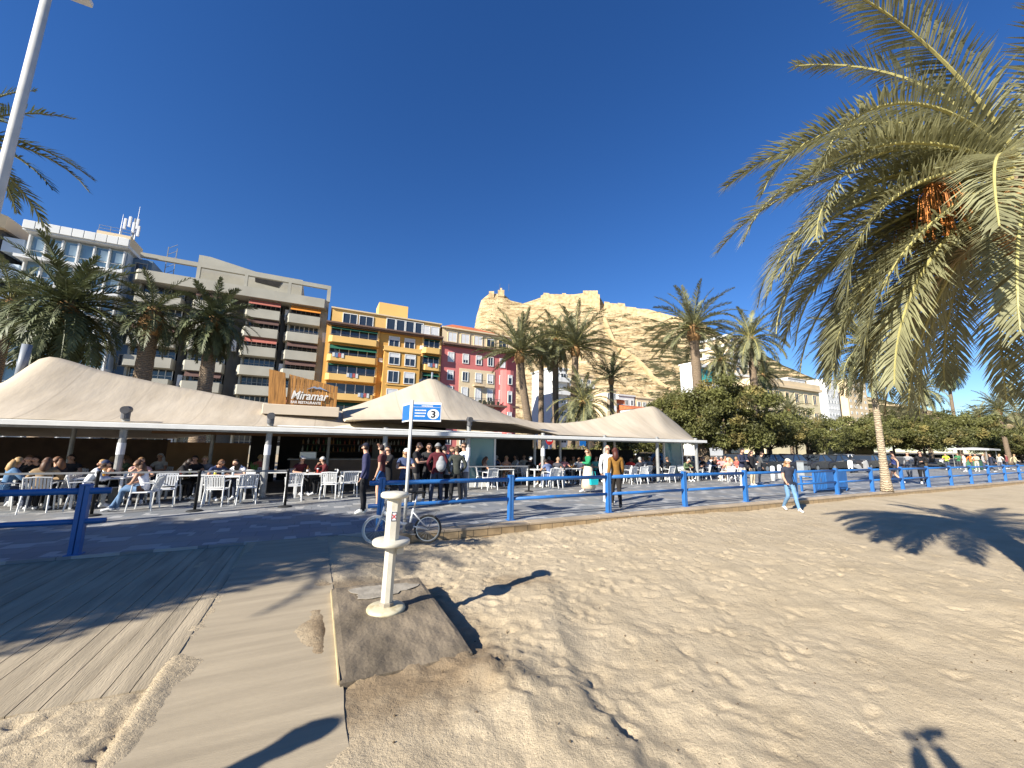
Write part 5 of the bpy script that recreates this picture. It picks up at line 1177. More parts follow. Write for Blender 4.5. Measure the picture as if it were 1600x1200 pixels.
# ================================================================ PEOPLE
def ik(S, T, pole, a, b):
    S = np.array(S, float); T = np.array(T, float); d = T - S; L = min(np.linalg.norm(d), (a + b) * .995); d = d / np.linalg.norm(d)
    x = (a * a - b * b + L * L) / (2 * L); h = math.sqrt(max(0, a * a - x * x)); p = np.array(pole, float); p = p - d * (p @ d); p /= np.linalg.norm(p)
    return S + d * x + p * h, S + d * L
ARM_A, ARM_B = .285, .245
def skeleton(sit=False, lean=0, armL='down', armR='down', legs='stand', nod=0.0, head_turn=0.0):
    V = []; E = []
    def nd(p, r, tg, par=None):
        V.append((np.array(p, float), r, tg)); i = len(V) - 1
        if par is not None: E.append((par, i))
        return i
    pz = .555 if sit else .94; l = R(lean); P = np.array([0, -.02 if sit else 0, pz])
    def up(h, y=0.0, x=0.0): return P + np.array([x, math.sin(l) * h + math.cos(l) * y, math.cos(l) * h - math.sin(l) * y])
    pel = nd(P, (.150, .115), 'pelvis'); w1 = nd(up(.16), (.125, .095), 'torso', pel); ch = nd(up(.34, .005), (.155, .11), 'torso', w1); uc = nd(up(.455, -.005), (.125, .085), 'torso', ch)
    nk = nd(up(.53, -.005), (.055, .055), 'neck', uc); hb = up(.60, .02 + nod * .4)
    h0 = nd(hb, (.062, .070), 'head', nk); hc = hb + np.array([0, .012 + nod * .6, .075 - nod * .25]); h1 = nd(hc, (.094, .108), 'head', h0); ht = hc + np.array([0, -.01, .065]); h2 = nd(ht, (.080, .092), 'head', h1); nd(ht + np.array([0, -.005, .045]), (.042, .050), 'head', h2)
    fd = np.array([math.sin(head_turn), math.cos(head_turn), 0]); 
    nd(hb + fd * .065 + np.array([0, 0, .012 - nod * .3]), (.040, .040), 'head', h0)                                    # chin and jaw
    nd(hc + fd * .112 + np.array([0, 0, -.018 - nod * .2]), (.013, .015), 'head', h1)                                   # nose
    side = np.array([fd[1], -fd[0], 0])
    for sg in (-1, 1): nd(hc + side * sg * .088 + np.array([0, 0, -.012]), (.012, .018), 'head', h1)                      # ears
    for sg, kind in ((-1, armL), (1, armR)):
        S = up(.455, -.01, sg * .165); sh = nd(S, (.062, .062), 'uarm', uc)
        hz = hc[2]
        T, pole = {'down': (S + np.array([sg * .07, .06, -.51]), (sg * .4, -1, 0)), 'pocket': (P + np.array([sg * .19, .10, .02]), (sg * 1, -.8, 0)),
                   'front': (up(.24, .27, sg * .06), (sg * 1, -.2, -.7)), 'cross': (up(.27, .19, -sg * .09), (sg * 1, .3, -.6)),
                   'table': (np.array([sg * .13, up(.3)[1] + .33, .775]), (sg * .9, -.2, -.5)), 'chin': (hc + np.array([sg * .05, .13, -.15]), (sg * .8, .5, -1)),
                   'raise': (hc + np.array([sg * .10, .11, .06]), (sg * 1, .25, .1)), 'lap': (np.array([sg * .10, .30, pz + .12]), (sg * 1, -.5, 0)),
                   'phone': (hc + np.array([sg * .06, .34, .24]), (sg * 1, .2, -.4)), 'swingf': (S + np.array([sg * .06, .24, -.44]), (0, -1, 0)), 'swingb': (S + np.array([sg * .07, -.18, -.46]), (0, -1, 0))}[kind]
        el, wr = ik(S, T, pole, ARM_A, ARM_B)
        um = nd((S + el) / 2, (.047, .047), 'uarm', sh); e = nd(el, (.040, .040), 'uarm2', um); fm = nd((el + wr) / 2, (.038, .038), 'farm', e); wv = nd(wr, (.026, .026), 'farm', fm)
        d = wr - el; d /= np.linalg.norm(d); sd = np.cross(d, [0, 0, 1.0]); sd = sd / np.linalg.norm(sd) if np.linalg.norm(sd) > .2 else np.array([0, 1.0, 0])
        pm = nd(wr + d * .055, (.036, .022), 'hand', wv)
        cd = np.cross(sd, d) * (-1 if kind in ('front', 'table', 'chin', 'phone') else 1)
        for k, (off, ln) in enumerate(((-.027, .062), (-.009, .072), (.009, .068), (.027, .052))):                        # fingers, each bent
            a = nd(wr + d * .060 + sd * off, (.009, .009), 'hand'); b = nd(wr + d * (.060 + ln * .6) + sd * off * 1.1 + cd * .012, (.0085, .0085), 'hand', a); nd(wr + d * (.060 + ln) + sd * off * 1.1 + cd * .035, (.007, .007), 'hand', b)
        a = nd(wr + d * .03 + sd * -.022 * sg, (.011, .011), 'hand'); nd(wr + d * .065 + sd * -.05 * sg + cd * .015, (.009, .009), 'hand', a)
        fist = None
    for sg in (-1, 1):
        hp = nd(P + np.array([sg * .085, .0 if not sit else .03, -.05 if not sit else -.02]), (.092, .098), 'pelvis', pel)
        if sit:
            kn = {'sit': (sg * .12, .43, .53), 'sitout': (sg * .15, .42, .53), 'sitcross': (sg * .09, .44, .55 + (.05 if sg > 0 else 0))}[legs]
            an = {'sit': (sg * .12, .40, .085), 'sitout': (sg * .16, .52, .085), 'sitcross': ((-.10, .60, .09) if sg > 0 else (-.02, .52, .085))}[legs]
            toe = np.array([0, .17, -.05])
        elif legs == 'walk':
            kn = (sg * .09, .13, .50) if sg < 0 else (sg * .09, .04, .49); an = (sg * .085, .27, .10) if sg < 0 else (sg * .085, -.27, .14); toe = np.array([0, .16, -.04]) if sg < 0 else np.array([0, .15, -.09])
        elif legs == 'wide': kn = (sg * .125, .03, .49); an = (sg * .15, -.01, .085); toe = np.array([sg * .03, .16, -.05])
        else: kn = (sg * .095, .025, .49); an = (sg * .10, -.02, .085); toe = np.array([sg * .025, .165, -.05])
        hpz = V[hp][0]; kn = np.array(kn); an = np.array(an)
        tm = nd(hpz * .5 + kn * .5, (.075, .078), 'thigh', hp); kk = nd(kn, (.056, .056), 'thigh2', tm); cm = nd(kn * .6 + an * .4 + np.array([0, -.015, 0]), (.052, .054), 'shin', kk); aa = nd(an, (.038, .038), 'shin', cm)
        nd(an + np.array([0, -.055, -.05]), (.034, .030), 'foot', aa); b = nd(an + toe * .62 + np.array([0, 0, -.005]), (.040, .030), 'foot', aa); nd(an + toe * 1.05, (.034, .024), 'foot', b)
    return V, E, hc, fd, P
BODY = {}
def body(pose):
    key = tuple(sorted(pose.items()))
    if key in BODY: return BODY[key]
    V, E, hc, fd, P = skeleton(**pose)
    me = bpy.data.meshes.new('body'); me.from_pydata([v[0] for v in V], E, []); ob = bpy.data.objects.new('tmp_body', me); COL.objects.link(ob)
    md = ob.modifiers.new('skin', 'SKIN'); md.branch_smoothing = .6; md.use_smooth_shade = True
    sv = me.skin_vertices[0].data; deg = {}
    used = {j for e in E for j in e}; children = {e[1] for e in E}
    for i, v in enumerate(V): sv[i].radius = v[1]; sv[i].use_root = i not in children
    ob.modifiers.new('sub', 'SUBSURF').levels = 1
    bpy.context.view_layer.update(); m2 = bpy.data.meshes.new_from_object(ob.evaluated_get(bpy.context.evaluated_depsgraph_get())); m2.name = 'person'
    bpy.data.objects.remove(ob)
    co = np.empty(len(m2.vertices) * 3); m2.vertices.foreach_get('co', co); co = co.reshape(-1, 3); no = np.array([v.normal[:] for v in m2.vertices])
    A = np.array([V[a][0] for a, b in E]); B = np.array([V[b][0] for a, b in E]); tg = [V[b][2] for a, b in E]
    faces = [tuple(p.vertices) for p in m2.polygons]; fc = np.array([co[list(f)].mean(0) for f in faces]); rb_ = np.array([min(V[b][1]) for a, b in E])
    best = np.full(len(fc), 1e9); lab = np.zeros(len(fc), int); par = np.zeros(len(fc))
    for i in range(len(E)):
        d = B[i] - A[i]; tt = np.clip(((fc - A[i]) @ d) / (d @ d + 1e-12), 0, 1); ds = np.linalg.norm(fc - (A[i] + tt[:, None] * d), axis=1) - rb_[i] * .5; u_ = ds < best; best[u_] = ds[u_]; lab[u_] = i; par[u_] = tt[u_]
    zone = np.array([tg[i] for i in lab]) if len(tg) else None
    BODY[key] = dict(me=m2, co=co, no=no, faces=faces, fc=fc, zone=zone, hc=hc, fd=fd, P=P, V=V, g={}); return BODY[key]
def garment(B, name, sel, off):
    if name in B['g']: return B['g'][name]
    idx = np.nonzero(sel)[0]; mp = {}; vs = []; fs = []
    for i in idx:
        f = []
        for v in B['faces'][i]:
            if v not in mp: mp[v] = len(vs); vs.append(B['co'][v] + B['no'][v] * off)
            f.append(mp[v])
        fs.append(f)
    me = bpy.data.meshes.new(name); me.from_pydata(vs, [], fs); me.polygons.foreach_set('use_smooth', [True] * len(fs)); me.update(); B['g'][name] = me; return me
SK = {'l': (.52, .30, .20), 'm': (.42, .225, .14), 'd': (.26, .13, .075)}
def dress(name, me, m, par):
    o = link(name, me, par)
    if not me.materials: me.materials.append(m)
    o.material_slots[0].link = 'OBJECT'; o.material_slots[0].material = m; return o
def person(short, extra, s, t, face, pose, top=('long', (.1, .1, .1)), bot=('long', (.03, .04, .07)), hair=('short', (.05, .03, .02)), hat=None, shoes=(.6, .6, .6), skin='l', scale=1.0, z=0.0, shades=False, group=None):
    B = body(pose); Z = B['zone']; fc = B['fc']; hc = B['hc']; fd = B['fd']
    r = bpy.data.objects.new('person', B['me']); COL.objects.link(r); place(r, s, t, z, face); r.scale = (scale,) * 3
    lab = short + (', ' + extra if extra else ''); tag(r, lab, 'person', group)
    sm = cmat('skin', SK[skin], .55, var=.06)
    if not B['me'].materials: B['me'].materials.append(sm)
    r.material_slots[0].link = 'OBJECT'; r.material_slots[0].material = sm
    is_ = lambda *a: np.isin(Z, a)
    ARMZ = {'long': ('uarm', 'uarm2', 'farm'), 'tee': ('uarm',), 'tank': (), 'bikini': ()}[top[0]]
    P = B['P']; wl = (fc[:, 2] > P[2] - .06) & is_('pelvis')
    body_t = is_('torso') | wl
    if top[0] == 'bikini': body_t = is_('torso') & (fc[:, 2] > P[2] + .26) & (fc[:, 2] < P[2] + .42)
    if top[0] in ('long', 'tee'): body_t |= is_('neck') & (fc[:, 2] < P[2] + .50) if False else is_('torso')
    wr = np.array([0, 0, 0])
    dress('shirt', garment(B, 'shirt_' + top[0], body_t | is_(*ARMZ) if ARMZ else body_t, .012), cmat('cloth', top[1], .9, var=.22, scale=9), r).name = 'shirt'
    if bot[0] == 'skirt':
        k = 'skirt'
        if k not in B['g']:
            prof = [(.155, .10), (.20, -.10), (.25, -.4), (.30, -.76)]; mm = MB(); mm.lathe([(q[0], q[1]) for q in prof[::-1]], 20, tuple(P)); B['g'][k] = mm.mesh('skirt', [sm], smooth=True); B['g'][k].materials.clear()
        dress('skirt', B['g'][k], cmat('cloth', bot[1], .9, var=.15, scale=9), r)
    else:
        zz = ('pelvis', 'thigh', 'thigh2', 'shin') if bot[0] == 'long' else ('pelvis', 'thigh')
        dress('trousers', garment(B, 'trousers_' + bot[0], is_(*zz), .009 if bot[0] == 'long' else .016), cmat('cloth', bot[1], .9, var=.2, scale=9), r).name = 'trousers' if bot[0] == 'long' else 'shorts'
    dress('shoes', garment(B, 'shoes', is_('foot'), .010), cmat('shoe', shoes, .7), r)
    rel = fc - hc; back = rel @ fd
    hd = is_('head')
    if hair[0] != 'bald':
        hm = cmat('hair', hair[1], .55, var=.3, scale=40, stretch=(1, 1, .15))
        sel = hd & ((rel[:, 2] > .062) | ((back < .015) & (rel[:, 2] > (-.045 if hair[0] == 'short' else -.09))) | ((back < .045) & (rel[:, 2] > .03)))
        h = dress('hair', garment(B, 'hair_' + hair[0], sel, .014), hm, r)
        if hair[0] == 'long':
            if 'locks' not in B['g']:
                mm = MB(); c = hc - fd * .055; mm.tube([c + np.array([0, 0, .05]), c - fd * .03 + np.array([0, 0, -.06]), c - fd * .045 + np.array([0, 0, -.17]), c - fd * .035 + np.array([0, 0, -.28])], [.05, .085, .095, .04], 10); B['g']['locks'] = mm.mesh('locks', [sm], smooth=True); B['g']['locks'].materials.clear()
            dress('locks', B['g']['locks'], hm, h)
    if hat:
        hm = cmat('hat', hat[1], .85)
        o = dress(hat[0], garment(B, 'hat_' + hat[0], hd & (rel[:, 2] > (.034 if hat[0] == 'cap' else .020)), .022), hm, r)
        if hat[0] == 'cap':
            if 'brim' not in B['g']:
                mm = MB(); sd = np.array([fd[1], -fd[0], 0]); c = hc + fd * .085 + np.array([0, 0, .04]); vs = []
                for q in range(9): a = math.pi * q / 8; vs.append(c + sd * .075 * math.cos(a) + fd * .085 * math.sin(a) - np.array([0, 0, .012 * math.sin(a)]))
                mm.add(vs + [v + np.array([0, 0, .008]) for v in vs], [tuple(range(9))[::-1], tuple(range(9, 18))] + [(i, (i + 1) % 9, 9 + (i + 1) % 9, 9 + i) for i in range(9)]); B['g']['brim'] = mm.mesh('brim', [sm]); B['g']['brim'].materials.clear()
            dress('brim', B['g']['brim'], hm, o)
    if 'eyes' not in B['g']:
        sdv = np.array([fd[1], -fd[0], 0]); rs_ = rel @ sdv
        def front(zz, xx): q = hd & (np.abs(rel[:, 2] - zz) < .022) & (np.abs(np.abs(rs_) - xx) < .016) & (back > 0); return float(back[q].max()) if q.any() else .07
        fe = front(.008, .032); fm_ = front(-.060, .0)
        sd = np.array([fd[1], -fd[0], 0]); mm = MB(); c = hc + fd * (fe - .004) + np.array([0, 0, .006])
        for sg in (-1, 1): mm.ell(tuple(c + sd * .032 * sg), (.012, .012, .008), 8, 6)
        B['g']['eyes'] = mm.mesh('eyes', [sm]); B['g']['eyes'].materials.clear(); mm = MB()
        for sg in (-1, 1): mm.ell(tuple(c + fd * .006 + sd * .034 * sg), (.03, .022, .018), 8, 6)
        mm.tube([c + sd * -.09 - fd * .09, c + sd * -.07, c + sd * .07, c + sd * .09 - fd * .09], .006, 5); B['g']['shades'] = mm.mesh('sunglasses', [sm]); B['g']['shades'].materials.clear()
        mm = MB(); c2 = hc + fd * (fm_ - .003) + np.array([0, 0, -.060]); mm.ell(tuple(c2), (.020, .007, .005), 8, 5); B['g']['mouth'] = mm.mesh('mouth', [sm]); B['g']['mouth'].materials.clear()
    if shades: dress('sunglasses', B['g']['shades'], BLACK, r)
    else: dress('eyes', B['g']['eyes'], mat('dark_eyes', (.02, .015, .012), .2), r)
    dress('mouth', B['g']['mouth'], mat('lip', (.34, .11, .09), .5), r)
    return r
ST_ = dict(sit=False)
P_STAND = dict(armL='down', armR='down'); P_POCK = dict(armL='pocket', armR='pocket', legs='wide'); P_FRONT = dict(armL='front', armR='front', nod=.03); P_CROSS = dict(armL='cross', armR='cross', legs='wide')
P_RAISE = dict(armL='down', armR='raise', legs='wide'); P_WALK = dict(armL='swingb', armR='swingf', legs='walk'); P_WALKF = dict(armL='front', armR='swingb', legs='walk'); P_ONE = dict(armL='front', armR='down')
S_TAB = dict(sit=True, lean=12, armL='table', armR='table', legs='sit'); S_LEAN = dict(sit=True, lean=28, armL='table', armR='table', legs='sit', nod=.05); S_CHIN = dict(sit=True, lean=18, armL='table', armR='chin', legs='sit')
S_LAP = dict(sit=True, lean=-4, armL='lap', armR='lap', legs='sitout'); S_CROSS = dict(sit=True, lean=20, armL='lap', armR='lap', legs='sitcross', nod=.02); S_BACK = dict(sit=True, lean=2, armL='table', armR='lap', legs='sit')

# ---- standing and walking people: x pixel column, distance from the fence, facing (0 = away, 90 = along the sand to the far left, 180 = to the sand)
blk = (.012, .012, .014); navy = (.018, .022, .06); mar = (.085, .012, .018)
def stand(short, extra, x, t, face, pose, scale=1.0, **k): return person(short, extra, s_of(x, t, 735), t, face, pose, scale=scale, **k)
stand('person in navy jacket and dark cap', 'at the end of the long blue fence', 571, 2.2, 75, P_STAND, 1.0, top=('long', (.035, .036, .085)), bot=('long', blk), hat=('cap', (.015, .017, .03)), shoes=(.72, .70, .62))
stand('person in maroon T-shirt and blue shorts', 'one arm raised to the brow', 596, 2.9, 60, P_RAISE, .98, top=('tee', (.10, .03, .03)), bot=('shorts', (.03, .10, .25)), hair=('short', (.04, .025, .02)))
stand('person all in black', 'standing behind the raised-arm person', 606, 3.6, 120, P_CROSS, .96, top=('long', blk), bot=('long', blk), hair=('short', (.02, .015, .012)))
q_ = 'people queuing in front of the bar'
stand('person with white cap and long blond hair', 'in navy top right beside the sign pole', 633, 2.6, 175, P_FRONT, .93, top=('tee', (.05, .07, .14)), bot=('long', (.03, .035, .06)), hair=('long', (.42, .27, .12)), hat=('cap', (.75, .74, .72)), group=q_)
stand('person in black T-shirt and grey trousers', 'looking down at their hands in the queue', 650, 3.2, -120, P_FRONT, 1.03, top=('tee', blk), bot=('long', (.13, .12, .11)), hair=('short', (.025, .015, .012)), group=q_)
stand('person in black jacket and sunglasses', 'turned towards the sand in the queue', 669, 3.5, 165, P_FRONT, 1.02, top=('long', (.02, .02, .022)), bot=('long', blk), shades=True, group=q_)
bp_ = stand('person in burgundy jacket and grey beanie', 'in the queue carrying the pale backpack', 683, 3.0, -10, P_POCK, 1.02, top=('long', mar), bot=('long', (.04, .05, .08)), hat=('beanie', (.20, .20, .20)), group=q_)
stand('person in dark purple hoodie', 'behind the pale backpack in the queue', 694, 3.6, 20, P_POCK, .98, top=('long', (.04, .025, .06)), bot=('long', blk), hair=('short', blk), group=q_)
stand('person in pale blue shirt looking down', 'brown hair, in the queue', 703, 3.2, -160, P_FRONT, .97, top=('long', (.30, .36, .44)), bot=('long', blk), hair=('short', (.12, .06, .03)), group=q_)
stand('person in dark olive jacket', 'seen from behind in the queue', 713, 2.8, -5, P_POCK, .98, top=('long', (.05, .055, .045)), bot=('long', blk), hair=('short', (.10, .055, .03)), group=q_)
stand('person in white shirt and sunglasses', 'last in the queue beside the teal glass panel', 725, 3.4, 110, P_ONE, 1.04, top=('long', (.68, .69, .72)), bot=('long', (.17, .17, .18)), hair=('short', (.06, .035, .02)), shades=True, group=q_)
m = MB(); m.ell((0, 0, -.04), (.15, .10, .19), 14, 9); m.ell((0, 0, .10), (.09, .07, .13), 14, 9); m.ell((0, -.07, -.09), (.11, .05, .10), 10, 6); o = m.build('backpack', mat('pale_grey_bag', (.26, .27, .28), .85, .1), None, True)
place(o, s_of(689, 2.75, 725), 2.72, 1.17, -10); tag(o, 'pale grey drawstring backpack on the back of the queuer in burgundy', 'backpack')
wk = 'walkers on the promenade'
stand('person in green sweater and cream skirt', 'long brown hair, walking past the diners', 919, 3.9, 80, P_WALKF, .95, top=('long', (.02, .22, .09)), bot=('skirt', (.62, .52, .38)), hair=('long', (.22, .12, .05)), group=wk)
m = MB(); m.prism([(-.16, 0), (.16, 0), (.19, .32), (-.19, .32)], -.06, .06); m.tube([(-.09, 0, .32), (-.06, 0, .48), (.06, 0, .48), (.09, 0, .32)], .01, 6); o = m.build('shopping_bag', mat('turquoise_bag', (.01, .42, .45), .6)); place(o, s_of(928, 3.6, 765), 3.6, .32, 0); tag(o, 'turquoise shopping bag held beside the cream skirt', 'bag')
stand('bald person in white shirt and sunglasses', 'standing just behind the mustard jacket', 949, 1.5, 170, P_ONE, 1.04, top=('long', (.72, .72, .70)), bot=('long', (.5, .48, .44)), hair=('bald', blk), shades=True, group=wk)
stand('person in mustard jacket with dark red hair', 'walking away along the blue fence', 962, .62, -35, P_WALK, 1.0, top=('long', (.21, .105, .02)), bot=('long', (.02, .016, .014)), hair=('long', (.07, .02, .012)), shoes=(.1, .09, .08), group=wk)
wm = stand('person with white cap in navy shirt and blue jeans', 'walking along the sand', 1231, -.95, 150, P_WALK, .96, z=-.2, top=('tee', (.022, .026, .042)), bot=('long', (.13, .24, .38)), hair=('long', (.32, .18, .08)), hat=('cap', (.66, .60, .48)), shoes=(.7, .66, .6))
m = MB(); m.bbox(-.13, .13, -.05, .05, 0, .30, .03); m.tube([(-.1, 0, .28), (-.04, .04, .62), (.04, .04, .62), (.1, 0, .28)], .012, 6); o = m.build('shoulder_bag', mat('navy_bag', (.02, .035, .07), .7)); place(o, s_of(1240, -1.0, 760), -1.0, .42, 0); tag(o, 'navy shoulder bag hanging beside the walker in jeans on the sand', 'bag')
stand('person in dark blazer over pale blue shirt', 'hands at the waist, beyond the diners', 1160, 3.3, 170, P_FRONT, 1.02, top=('long', (.022, .026, .05)), bot=('long', (.50, .44, .34)), group=wk)
stand('person in black jacket and beige trousers', 'dark hair and sunglasses, beside the blue-shirted man', 1175, 3.4, 180, P_ONE, .97, top=('long', blk), bot=('long', (.46, .38, .26)), hair=('long', (.05, .025, .02)), shades=True, group=wk)
stand('person in dark grey coat bending slightly', 'beyond the beige-trousered walker', 1186, 4.0, -150, dict(armL='down', armR='front', lean=14), .95, top=('long', (.07, .07, .07)), bot=('long', (.2, .2, .2)), group=wk)
stand('person in blue vest and dark shorts', 'bare legs, walking away beyond the leaning palm', 1398, 1.6, 10, P_WALK, 1.04, top=('tank', (.05, .065, .20)), bot=('shorts', (.05, .05, .05)), hair=('short', (.06, .03, .02)), group=wk)
stand('person in grey sweater and dark jeans', 'walking beside the walker in blue vest', 1421, 3.0, 100, P_WALKF, 1.0, top=('long', (.24, .24, .24)), bot=('long', (.08, .09, .11)), group=wk)
stand('big person in black tracksuit', 'walking beyond the fence towards the restaurant', 1441, .75, 105, P_WALKF, 1.05, top=('long', blk), bot=('long', blk), hair=('short', blk), shoes=(.7, .7, .7), group=wk)
stand('person in yellow-green safety vest', 'bending by the scooters', 1482, 7.5, 95, dict(armL='front', armR='front', lean=30), 1.0, top=('tee', (.45, .62, .05)), bot=('long', (.05, .06, .1)), group=wk)
far = 'small distant people near the kiosk'
for i, (x, t, c, bc, nm, hr) in enumerate([(1509, 5.5, (.60, .58, .52), (.3, .3, .32), 'distant person in white top left of the orange jacket', 'short'), (1519, 6.5, (.62, .17, .04), (.06, .06, .07), 'distant person in orange jacket by the kiosk', 'short'), (1528, 5.2, (.52, .40, .28), (.35, .33, .3), 'distant person in sand-coloured shirt by the kiosk', 'long'),
        (1539, 5.9, (.30, .28, .27), (.07, .07, .1), 'distant person in grey coat by the kiosk', 'short'), (1551, 4.3, (.025, .03, .05), (.03, .03, .04), 'distant person in dark coat, nearest to the far fence posts', 'short'), (1565, 5.8, (.55, .50, .44), (.12, .12, .14), 'distant person in cream sweater past the kiosk', 'long'), (1576, 6.4, (.20, .05, .05), (.05, .05, .07), 'distant person in dark red coat past the kiosk', 'short'), (1588, 5.0, (.42, .36, .22), (.10, .1, .1), 'distant person in khaki jacket near the frame edge', 'short'), (1500, 8, (.05, .18, .08), (.05, .05, .06), 'distant person in green top beside the safety vest', 'short')]):
    stand(nm, '', x, t, 180 * (i % 2) + 40 * (i % 3), (P_STAND, P_WALK, P_FRONT)[i % 3], .98, top=('long', c), bot=('long', bc), hair=(hr, ((.05, .03, .02), (.3, .2, .1))[i % 2]), group=far)

# ---- seated people, each on a chair
dn = 'diners seated on the terrace'; CHK = {}
def sit(short, extra, x, t, face, pose, **k):
    s = s_of(x, t, 738); sc = k.pop('scale', .95); person(short, extra, s, t, face, pose, scale=sc, z=.0, group=dn, **k)
    cdesc = short.replace('person ', 'the diner ', 1); chair(s, t, face, 'white slatted chair under ' + cdesc)
    return s
def tb(x, t, label, lx=1.0): table(s_of(x, t, 745), t, label, lx)
bl = (.40, .25, .11); br = (.10, .05, .028); dk = (.025, .016, .012)
tb(52, 5.9, 'white table with the fuzzy brown coat and denim jacket diners', 1.25)
sit('person in blue denim jacket', 'fair hair, cut by the frame edge', 12, 5.2, -50, S_TAB, top=('long', (.08, .16, .28)), bot=('long', (.04, .05, .08)), hair=('long', bl))
sit('person in black sweater with long brown hair', 'facing the sand near the frame edge', 44, 6.8, 190, S_TAB, top=('long', blk), hair=('long', (.17, .08, .035)))
sit('person in black with dark tied hair', 'behind the fuzzy brown coat', 63, 6.9, 165, S_CHIN, top=('long', blk), hair=('short', dk))
sit('person in fuzzy brown coat', 'back to the sand behind the short fence', 68, 5.0, 10, S_TAB, top=('long', (.24, .165, .09)), bot=('long', blk), hair=('long', br))
sit('person in black jacket with brown hair', 'looking left across the table', 96, 5.7, 75, S_TAB, top=('long', (.015, .016, .022)), bot=('long', blk), hair=('long', (.14, .065, .03)))
tb(165, 5.6, 'white table between the white-jacket and black-tank-top diners', 1.2)
sit('person in white jacket and navy cap', 'hunched over the table by the fence end', 134, 5.2, -70, S_LEAN, top=('long', (.62, .64, .68)), bot=('long', (.32, .32, .30)), hat=('cap', (.02, .03, .07)))
sit('blond person in black tank top', 'leaning on the table under the white-sleeved post', 184, 6.0, 120, S_LEAN, top=('tank', blk), bot=('long', blk), hair=('long', bl), skin='m')
sit('person in white tank top and blue jeans', 'legs crossed, seated sideways on the nearest chair', 232, 4.55, 85, S_CROSS, top=('tank', (.66, .66, .72)), bot=('long', (.10, .17, .28)), hair=('long', br), shoes=(.6, .6, .6), skin='m')
sit('person in pink top half hidden', 'behind the white-tank-top diner', 217, 6.0, 200, S_CHIN, top=('tee', (.55, .33, .30)), hair=('long', (.2, .11, .05)))
tb(290, 6.2, 'white table before the tan partition', 1.3)
sit('person in black top with long dark hair', 'leaning forward before the tan partition', 272, 6.2, -80, S_LEAN, top=('long', blk), bot=('long', blk), hair=('long', dk))
sit('person in black T-shirt', 'back in shadow between tan partition and black door', 305, 6.9, 170, S_TAB, top=('tee', blk), bot=('long', blk), hair=('short', dk), skin='m')
sit('person with short blond hair in grey top', 'in shadow behind the dark blue T-shirt', 320, 7.2, 180, S_CHIN, top=('tee', (.2, .2, .22)), hair=('short', (.45, .30, .14)))
tb(356, 5.5, 'white table of the dark blue T-shirt diner with two empty chairs', 1.15)
sit('person in dark blue T-shirt and sunglasses', 'forearms on the table, leaning right', 334, 6.1, -140, S_LEAN, top=('tee', (.03, .045, .11)), bot=('long', blk), hair=('short', (.14, .07, .035)), shades=True, skin='m')
sit('person in white top with dark hair', 'looking down at the table', 379, 6.2, 150, S_LEAN, top=('tee', (.72, .70, .74)), bot=('long', (.04, .05, .08)), hair=('long', dk))
tb(430, 6.9, 'empty white table beside the steel post with the big floodlight')
tb(487, 6.0, 'white table of the two diners in maroon before the bar', 1.15)
sit('person in maroon shirt and white visor', 'behind the table before the bar', 467, 6.6, -150, S_TAB, top=('tee', mar), bot=('long', blk), hat=('cap', (.7, .68, .66)))
sit('person in maroon jacket and pale beanie', 'hand at the chin, before the bar', 512, 6.3, 100, S_CHIN, top=('long', (.10, .014, .016)), bot=('long', blk), hat=('beanie', (.50, .49, .47)))
tb(550, 6.6, 'empty white table behind the navy-jacket man')
for x, t, f, lab in [(340, 4.75, -8, 'empty white chair with its back to the sand, nearest the second stanchion'), (386, 4.95, 12, 'empty white chair tucked at the table of the dark blue T-shirt diner'), (459, 5.1, 4, 'empty white chair directly behind the third stanchion'), (516, 5.3, -14, 'empty white chair at the table of the maroon diners'), (545, 5.5, 6, 'empty white chair just left of the navy-jacket man'), (258, 5.1, -170, 'empty white chair behind the white-tank-top diner'), (765, 5.9, 5, 'empty white chair in front of the teal glass panel'), (1089, 7.4, 6, 'empty white chair at the right end of the terrace'), (868, 5.7, -8, 'empty white chair right of the long belt'), (985, 5.9, 10, 'empty white chair next to the red shirt')]:
    chair(s_of(x, t, 760), t, f, lab)
tb(785, 6.9, 'white table beside the teal glass panel')
sit('person in black top with brown hair', 'beside the teal glass panel, facing right', 754, 6.6, -100, S_TAB, top=('tank', blk), bot=('long', navy), hair=('long', br), skin='m')
sit('blond person in orange bikini top', 'in the sun right of the teal glass panel', 791, 7.2, 160, S_LAP, top=('bikini', (.55, .24, .12)), bot=('shorts', (.6, .58, .5)), hair=('long', bl), skin='m')
tb(843, 6.4, 'white table of the white-haired diner', 1.2)
sit('white-haired person in black', 'turned left at the table behind the long belt', 826, 7.0, -70, S_TAB, top=('long', blk), bot=('long', blk), hair=('short', (.62, .62, .60)))
sit('person in faded red shirt', 'reddish face, at the table of the white-haired diner', 852, 6.8, 110, S_TAB, top=('tee', (.30, .10, .09)), bot=('long', (.3, .22, .15)), hair=('short', (.35, .22, .1)), skin='m')
tb(888, 6.7, 'white table before the green-sweater walker', 1.2)
sit('person in dark grey shirt and white shoes', 'seated left of the green sweater', 870, 6.0, -60, S_TAB, top=('long', (.05, .05, .06)), bot=('long', (.06, .06, .08)), hair=('short', (.3, .2, .12)), skin='m')
sit('person in pink-striped top', 'behind the table left of the green sweater', 880, 7.3, 175, S_TAB, top=('tee', (.50, .22, .22)), hair=('long', br), skin='m')
sit('person in white T-shirt with dark face', 'seated just left of the green sweater', 906, 6.9, 130, S_TAB, top=('tee', (.70, .68, .66)), bot=('long', blk), hair=('short', dk), skin='d')
sit('person in turquoise top', 'behind the green-sweater walker', 930, 7.5, 170, S_TAB, top=('tee', (.08, .30, .28)), hair=('short', (.2, .12, .06)))
tb(996, 6.7, 'white table of the red shirt diner', 1.2)
